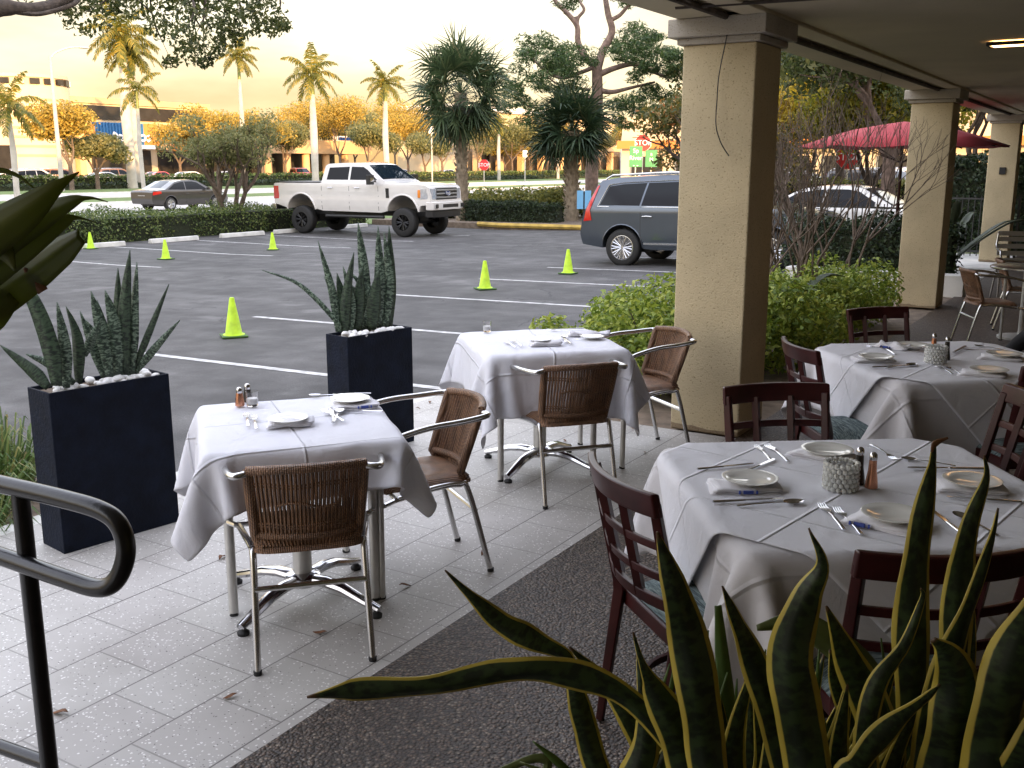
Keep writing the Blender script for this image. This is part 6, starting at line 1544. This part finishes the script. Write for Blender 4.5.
sheet('soil', -7.2, -4, -4.6, 3.75, .012, M['soil'], zfun=lotz)

# ------------------------------------------------------------------ broad leaves hanging in at the left
t_ = thing('broad_leaf_plant', 'large olive-green pointed leaves reaching in from the left edge', 'plant', tuple(atd(-120, 300, 1.75).xy)+(0,)); o0 = Vector(t_.location); Dn = 1.75
VD = Vector((-math.sin(YAW), math.cos(YAW), 0))
def bl(pts, ws, m='bigleaf', tw=.2, vee=.35):
    k = Dn/FPX; blade_leaf('leaf', [atd(x, y, Dn+dz)-o0 for x, y, dz in pts], [w*k for w in ws], M[m], t_, hint=VD, vee=vee, twist=tw, th=.002, n=7)
bl([(-120, 330, 0), (-40, 255, -.02), (20, 215, -.03), (55, 188, -.03), (79, 172, -.02)], [18, 46, 44, 34, 20, 8, 1])
bl([(-120, 340, .05), (-30, 262, .04), (30, 222, .03), (70, 202, .02), (90, 198, .02), (108, 202, .02)], [16, 36, 36, 28, 16, 5, 2, .5], tw=-.3)
bl([(-120, 350, .1), (-40, 290, .08), (20, 250, .06), (62, 222, .05), (78, 218, .05), (98, 223, .05)], [16, 36, 36, 26, 16, 6, 2, .5], tw=.2)
bl([(-120, 360, .12), (-30, 315, .1), (20, 282, .1), (55, 255, .08), (80, 236, .06)], [20, 36, 40, 36, 30, 16], tw=-.2)
bl([(-120, 370, .14), (-60, 330, .12), (-20, 318, .1), (12, 296, .1)], [20, 60, 50, 40, 20], tw=.1)
bl([(24, 268, .1), (34, 280, .1), (42, 292, .1)], [3, 14, 13], 'brownleaf')
bl([(-120, 230, 0), (-60, 185, 0), (-10, 171, 0), (14, 174, 0), (34, 188, 0)], [8, 8, 6, 4, 1], tw=0)
bl([(-120, 200, 0), (-60, 215, 0), (-5, 245, 0), (15, 270, 0)], [20, 40, 30, 3], tw=.3)
MB().tube([(0, 0, 0), (.02, 0, .8), tuple(atd(-118, 330, 1.8)-o0)], [.04, .035, .03], 10).build('stem', M['bark'], t_)

# ------------------------------------------------------------------ yellow-edged plant in the foreground
t_ = thing('variegated_snake_plant', 'big dark plant with yellow-edged sword leaves in the bottom right foreground', 'plant', tuple(atd(830, 900, 1.25).xy)+(.35,)); o0 = Vector(t_.location)
def vl(pts, ws, d=1.25, tw=.3, vee=.45, m='var', w=.25):
    pts = list(pts)
    if pts[0][1] > 740:                # carry the leaf down into the pot
        x, y = pts[0][0], pts[0][1]; pts = [(x+(830-x)*.45, y+150, (pts[0][2] if len(pts[0]) > 2 else 0))]+pts; ws = [ws[0]*.6]+list(ws)
    W = [atd(p[0], p[1], d+(p[2] if len(p) > 2 else 0))-o0 for p in pts]; k = d/FPX
    blade_leaf('leaf', W, [q*k for q in ws], M[{'var':'var','green':'plainleaf','brown':'brownleaf','pale':'paleleaf'}[m]], t_, hint=VD, vee=vee, twist=tw, th=.0028, n=7, wave=.10)
vl([(705, 800), (668, 740), (620, 695), (560, 675), (500, 674), (430, 688), (360, 692), (307, 697)], [26, 24, 26, 34, 34, 26, 27, 26, 2], 1.22, -.15)
vl([(612, 800), (585, 725), (572, 672)], [30, 28, 26, 12], 1.27, .2)
vl([(572, 680), (566, 657), (535, 642), (503, 625), (475, 600), (445, 570)], [16, 14, 20, 30, 22, 10, 1], 1.26, .15)
vl([(665, 800), (645, 745), (612, 690), (569, 647)], [34, 32, 30, 16, 2], 1.32, .2)
vl([(700, 810), (680, 740), (655, 690), (643, 665), (633, 632)], [44, 44, 40, 16, 6, 1.5], 1.18, .2)
vl([(716, 800), (704, 720), (692, 650), (676, 590), (657, 532)], [38, 46, 48, 42, 26, 2], 1.15, .15)
vl([(735, 800), (729, 720), (722, 650), (718, 606)], [14, 17, 17, 12, 7], 1.34, 0, m='green')
vl([(795, 800), (775, 720), (755, 660), (738, 622), (722, 586)], [34, 36, 34, 26, 14, 1], 1.20, .5)
vl([(812, 800), (800, 720), (790, 660), (806, 600), (822, 565), (809, 528)], [50, 52, 52, 44, 26, 10, 1], 1.16, -.5)
vl([(892, 800), (878, 720), (850, 660), (826, 606)], [50, 50, 44, 26, 2], 1.3, .2)
vl([(915, 780), (915, 700), (914, 620), (921, 540), (932, 470), (934, 444)], [34, 38, 40, 36, 24, 8, 4], 1.24, .1)
vl([(932, 452), (936, 444), (948, 438)], [3, 7, 2], 1.24, .8, m='brown')
vl([(957, 780), (957, 680), (960, 600), (970, 530), (986, 480), (984, 455)], [32, 34, 34, 30, 16, 6, 1], 1.27, -.1)
vl([(925, 790), (935, 710), (955, 650), (975, 595), (992, 540), (998, 508)], [34, 36, 32, 24, 14, 7, 1], 1.22, .3)
vl([(868, 810), (866, 740), (878, 685), (905, 645), (922, 600), (921, 588)], [26, 28, 24, 18, 10, 5, 1], 1.17, -.3)
vl([(845, 800), (862, 765), (893, 728), (925, 700), (940, 684)], [30, 36, 34, 22, 10, 1], 1.13, .2)
vl([(938, 800), (952, 740), (958, 690), (948, 655), (933, 640)], [50, 54, 54, 44, 24, 6], 1.19, -.4)
vl([(985, 820), (1002, 720), (1020, 650), (1042, 600), (1050, 570)], [60, 66, 60, 44, 26, 4], 1.16, -.2)
vl([(965, 820), (985, 740), (1010, 680), (1040, 640)], [44, 46, 40, 30, 12], 1.24, .3)
vl([(1010, 810), (1030, 760), (1060, 700)], [60, 60, 50, 30], 1.15, 0)
vl([(968, 700), (972, 640), (969, 560)], [14, 12, 8, 1], 1.33, .1)
vl([(900, 760), (870, 680), (822, 636), (790, 624), (757, 628)], [30, 34, 34, 28, 20, 6], 1.42, .1, m='pale')
vl([(880, 800), (850, 720), (835, 680), (830, 650)], [24, 24, 18, 10, 2], 1.36, .2)
for i in range(48):
    x = random.uniform(620, 1040); h = random.uniform(650, 750); bx = x+random.uniform(-60, 60)
    vl([(bx, 830), ((bx+x)/2+random.uniform(-12, 12), (830+h)/2), (x, h)], [random.uniform(24, 48), random.uniform(26, 46), 20, 1], random.uniform(1.22, 1.5), random.uniform(-.5, .5))
for i in range(54):
    x = random.uniform(670, 900); h = random.uniform(630, 750); bx = x+random.uniform(-50, 50)
    vl([(bx, 830), ((bx+x)/2+random.uniform(-8, 8), (830+h)/2), (x, h)], [8, 10, 7, 1], random.uniform(1.3, 1.5), random.uniform(-.5, .5), m='green')
vl([(560, 800), (545, 760), (505, 770), (480, 785)], [8, 10, 9, 2], 1.35, 0, m='pale'); vl([(590, 800), (560, 765), (533, 741)], [9, 10, 8, 1], 1.35, 0, m='green'); vl([(580, 800), (560, 780), (520, 762)], [9, 10, 8, 1], 1.33, 0, m='pale')
pot = thing('plant_trough', 'dark trough below the yellow-edged plant at the bottom edge', 'planter', tuple(atd(830, 900, 1.3).xy)+(0,), YAW)
MB().box((0, 0, .20), (.95, .34, .40)).build('box', M['planter'], pot, bevel=.01)
# ------------------------------------------------------------------ person at the right edge, only the crossed leg comes into view
def person(label, loc, rz):
    t_ = thing('person', label, 'person', loc, rz)
    # facing +Y, seated on a chair seat at .46; right leg crossed over the left knee
    V = [(0, 0, .56), (0, -.02, .74), (0, -.04, .95), (0, -.05, 1.14), (0, -.03, 1.24), (0, -.01, 1.34), (0, .0, 1.42),
         (.10, .02, .55), (.14, .26, .58), (.13, .47, .56), (.12, .47, .30), (.12, .45, .09), (.12, .56, .05), (.12, .66, .035),
         (-.10, .02, .57), (-.05, .26, .66), (.06, .46, .70), (.14, .62, .56), (.20, .76, .40), (.22, .86, .40), (.24, .95, .38),
         (.17, -.04, 1.16), (.24, .02, .90), (.16, .22, .78), (.06, .30, .76), (-.17, -.04, 1.16), (-.24, .02, .90), (-.14, .22, .80), (-.04, .32, .78)]
    E_ = [(0, 1), (1, 2), (2, 3), (3, 4), (4, 5), (5, 6), (0, 7), (7, 8), (8, 9), (9, 10), (10, 11), (11, 12), (12, 13), (0, 14), (14, 15), (15, 16), (16, 17), (17, 18), (18, 19), (19, 20), (3, 21), (21, 22), (22, 23), (23, 24), (3, 25), (25, 26), (26, 27), (27, 28)]
    Rd = [.15, .14, .145, .13, .06, .085, .10, .10, .085, .065, .055, .042, .045, .028, .10, .085, .066, .055, .043, .042, .022, .06, .05, .038, .035, .06, .05, .038, .035]
    me = bpy.data.meshes.new('body'); me.from_pydata(V, E_, []); o = bpy.data.objects.new('body', me); COL.objects.link(o)
    sk = o.modifiers.new('skin', 'SKIN'); sk.use_smooth_shade = True
    for i, r_ in enumerate(Rd): me.skin_vertices[0].data[i].radius = (r_, r_*(.8 if i in (1, 2, 3) else 1)); 
    me.skin_vertices[0].data[0].use_root = True
    sb = o.modifiers.new('sub', 'SUBSURF'); sb.levels = 2; sb.render_levels = 2; me.materials.append(M['black']); o.parent = t_
    MB().lathe([(.001, 1.225), (.05, 1.25), (.078, 1.30), (.086, 1.36), (.080, 1.42), (.05, 1.47), (.001, 1.485)], (0, 0, 0), 24).build('head', M['skin'], t_, 180)
    MB().lathe([(.088, 1.33), (.097, 1.38), (.09, 1.44), (.055, 1.49), (.001, 1.50)], (0, -.018, 0), 24).build('hair', M['hair'], t_, 180)
    b = MB(); b.tube([(0, .08, 1.38), (0, .103, 1.345), (0, .085, 1.335)], [.008, .013, .008], 8); b.build('nose', M['skin'], t_, 180)
    for s in (-1, 1):
        for k in range(5):
            c = Vector((s*(.06-.02), .31+.01*k, .79)); b = MB(); b.tube([c+Vector((s*(.03-.014*k), 0, 0)), c+Vector((s*(.03-.014*k), .05+.006*(2-abs(k-2)), -.01)), c+Vector((s*(.03-.014*k), .075+.006*(2-abs(k-2)), -.035))], [.009, .008, .006], 8); b.build('finger', M['skin'], t_, 180)
    return t_
pp = atd(976, 328, 7.0)
# toe (local .24,.95,.38) set at the seen point, looking towards the lot
PR = R(78); c_, s_ = math.cos(PR), math.sin(PR)
tx, ty = c_*.24-s_*.95, s_*.24+c_*.95
person('person in black seated at the right edge, only a crossed leg and pointed shoe showing', (pp.x-tx, pp.y-ty, 0), PR)
dup(MC, (pp.x-tx+.1, pp.y-ty, 0), PR, 'dark wooden chair under the person in black at the right edge')

# ------------------------------------------------------------------ light
w = bpy.data.worlds.new('World'); SC.world = w; w.use_nodes = True; T = w.node_tree; bg = T.nodes['Background']
SUN_EL, SUN_AZ = R(8.5), R(125)         # azimuth clockwise from +Y
sky = T.nodes.new('ShaderNodeTexSky'); sky.sky_type = 'NISHITA'; sky.sun_disc = False; sky.sun_elevation = SUN_EL; sky.sun_rotation = SUN_AZ; sky.air_density = 1.2; sky.dust_density = 2.5; sky.ozone_density = 1.5
tc = T.nodes.new('ShaderNodeTexCoord'); sp = T.nodes.new('ShaderNodeSeparateXYZ'); T.links.new(tc.outputs['Generated'], sp.inputs[0])
n = T.nodes.new('ShaderNodeTexNoise'); n.inputs['Scale'].default_value = 3.0; n.inputs['Detail'].default_value = 7
mp = T.nodes.new('ShaderNodeMapping'); mp.inputs['Scale'].default_value = (1, 1, 3.5); T.links.new(tc.outputs['Generated'], mp.inputs[0]); T.links.new(mp.outputs[0], n.inputs['Vector'])
el = math_(T, 'ADD', sp.outputs['Z'], math_(T, 'MULTIPLY', math_(T, 'SUBTRACT', n.outputs['Fac'], .5), .16))
veil = ramp(T, el, [(0.0, VE0), (.06, VE1), (.13, VE2), (.35, VE3), (.85, VE4)])
cl = ramp(T, n.outputs['Fac'], [(.40, (.78, .71, .70)), (.60, (1.08, 1.06, 1.03))])
veil = mixc(T, 1.0, veil, cl, 'MULTIPLY')
vs_ = T.nodes.new('ShaderNodeVectorMath'); vs_.operation = 'SCALE'; T.links.new(veil, vs_.inputs[0]); vs_.inputs['Scale'].default_value = VSTR
mxs = mixc(T, ramp(T, el, [(0, (.93,)*3), (.16, (.80,)*3), (.38, (VMIX,)*3)]), sky.outputs[0], vs_.outputs[0])
T.links.new(mxs, bg.inputs['Color']); bg.inputs['Strength'].default_value = .12
sl = bpy.data.lights.new('Sun', 'SUN'); sl.energy = SUNE; sl.angle = R(.6); sl.color = (1, .60, .27); so = bpy.data.objects.new('Sun', sl); COL.objects.link(so)
sd_ = Vector((math.sin(SUN_AZ)*math.cos(SUN_EL), math.cos(SUN_AZ)*math.cos(SUN_EL), math.sin(SUN_EL))); so.rotation_euler = (-sd_).to_track_quat('-Z', 'Y').to_euler()
# ------------------------------------------------------------------ camera
cd = bpy.data.cameras.new('Camera'); co = bpy.data.objects.new('Camera', cd); COL.objects.link(co); SC.camera = co
cd.sensor_width = 36; cd.lens = FPX/1024*36; cd.clip_end = 3000; cd.clip_start = .05
co.location = (0, 0, EYE); co.rotation_euler = (R(90)-PITCH, 0, YAW)
SC.view_settings.view_transform = 'Standard'; SC.view_settings.look = 'None'; SC.view_settings.gamma = 1; SC.view_settings.exposure = EXPO
SC.render.film_transparent = False
SC.cycles.max_bounces = 7; SC.cycles.transparent_max_bounces = 8; SC.cycles.diffuse_bounces = 4
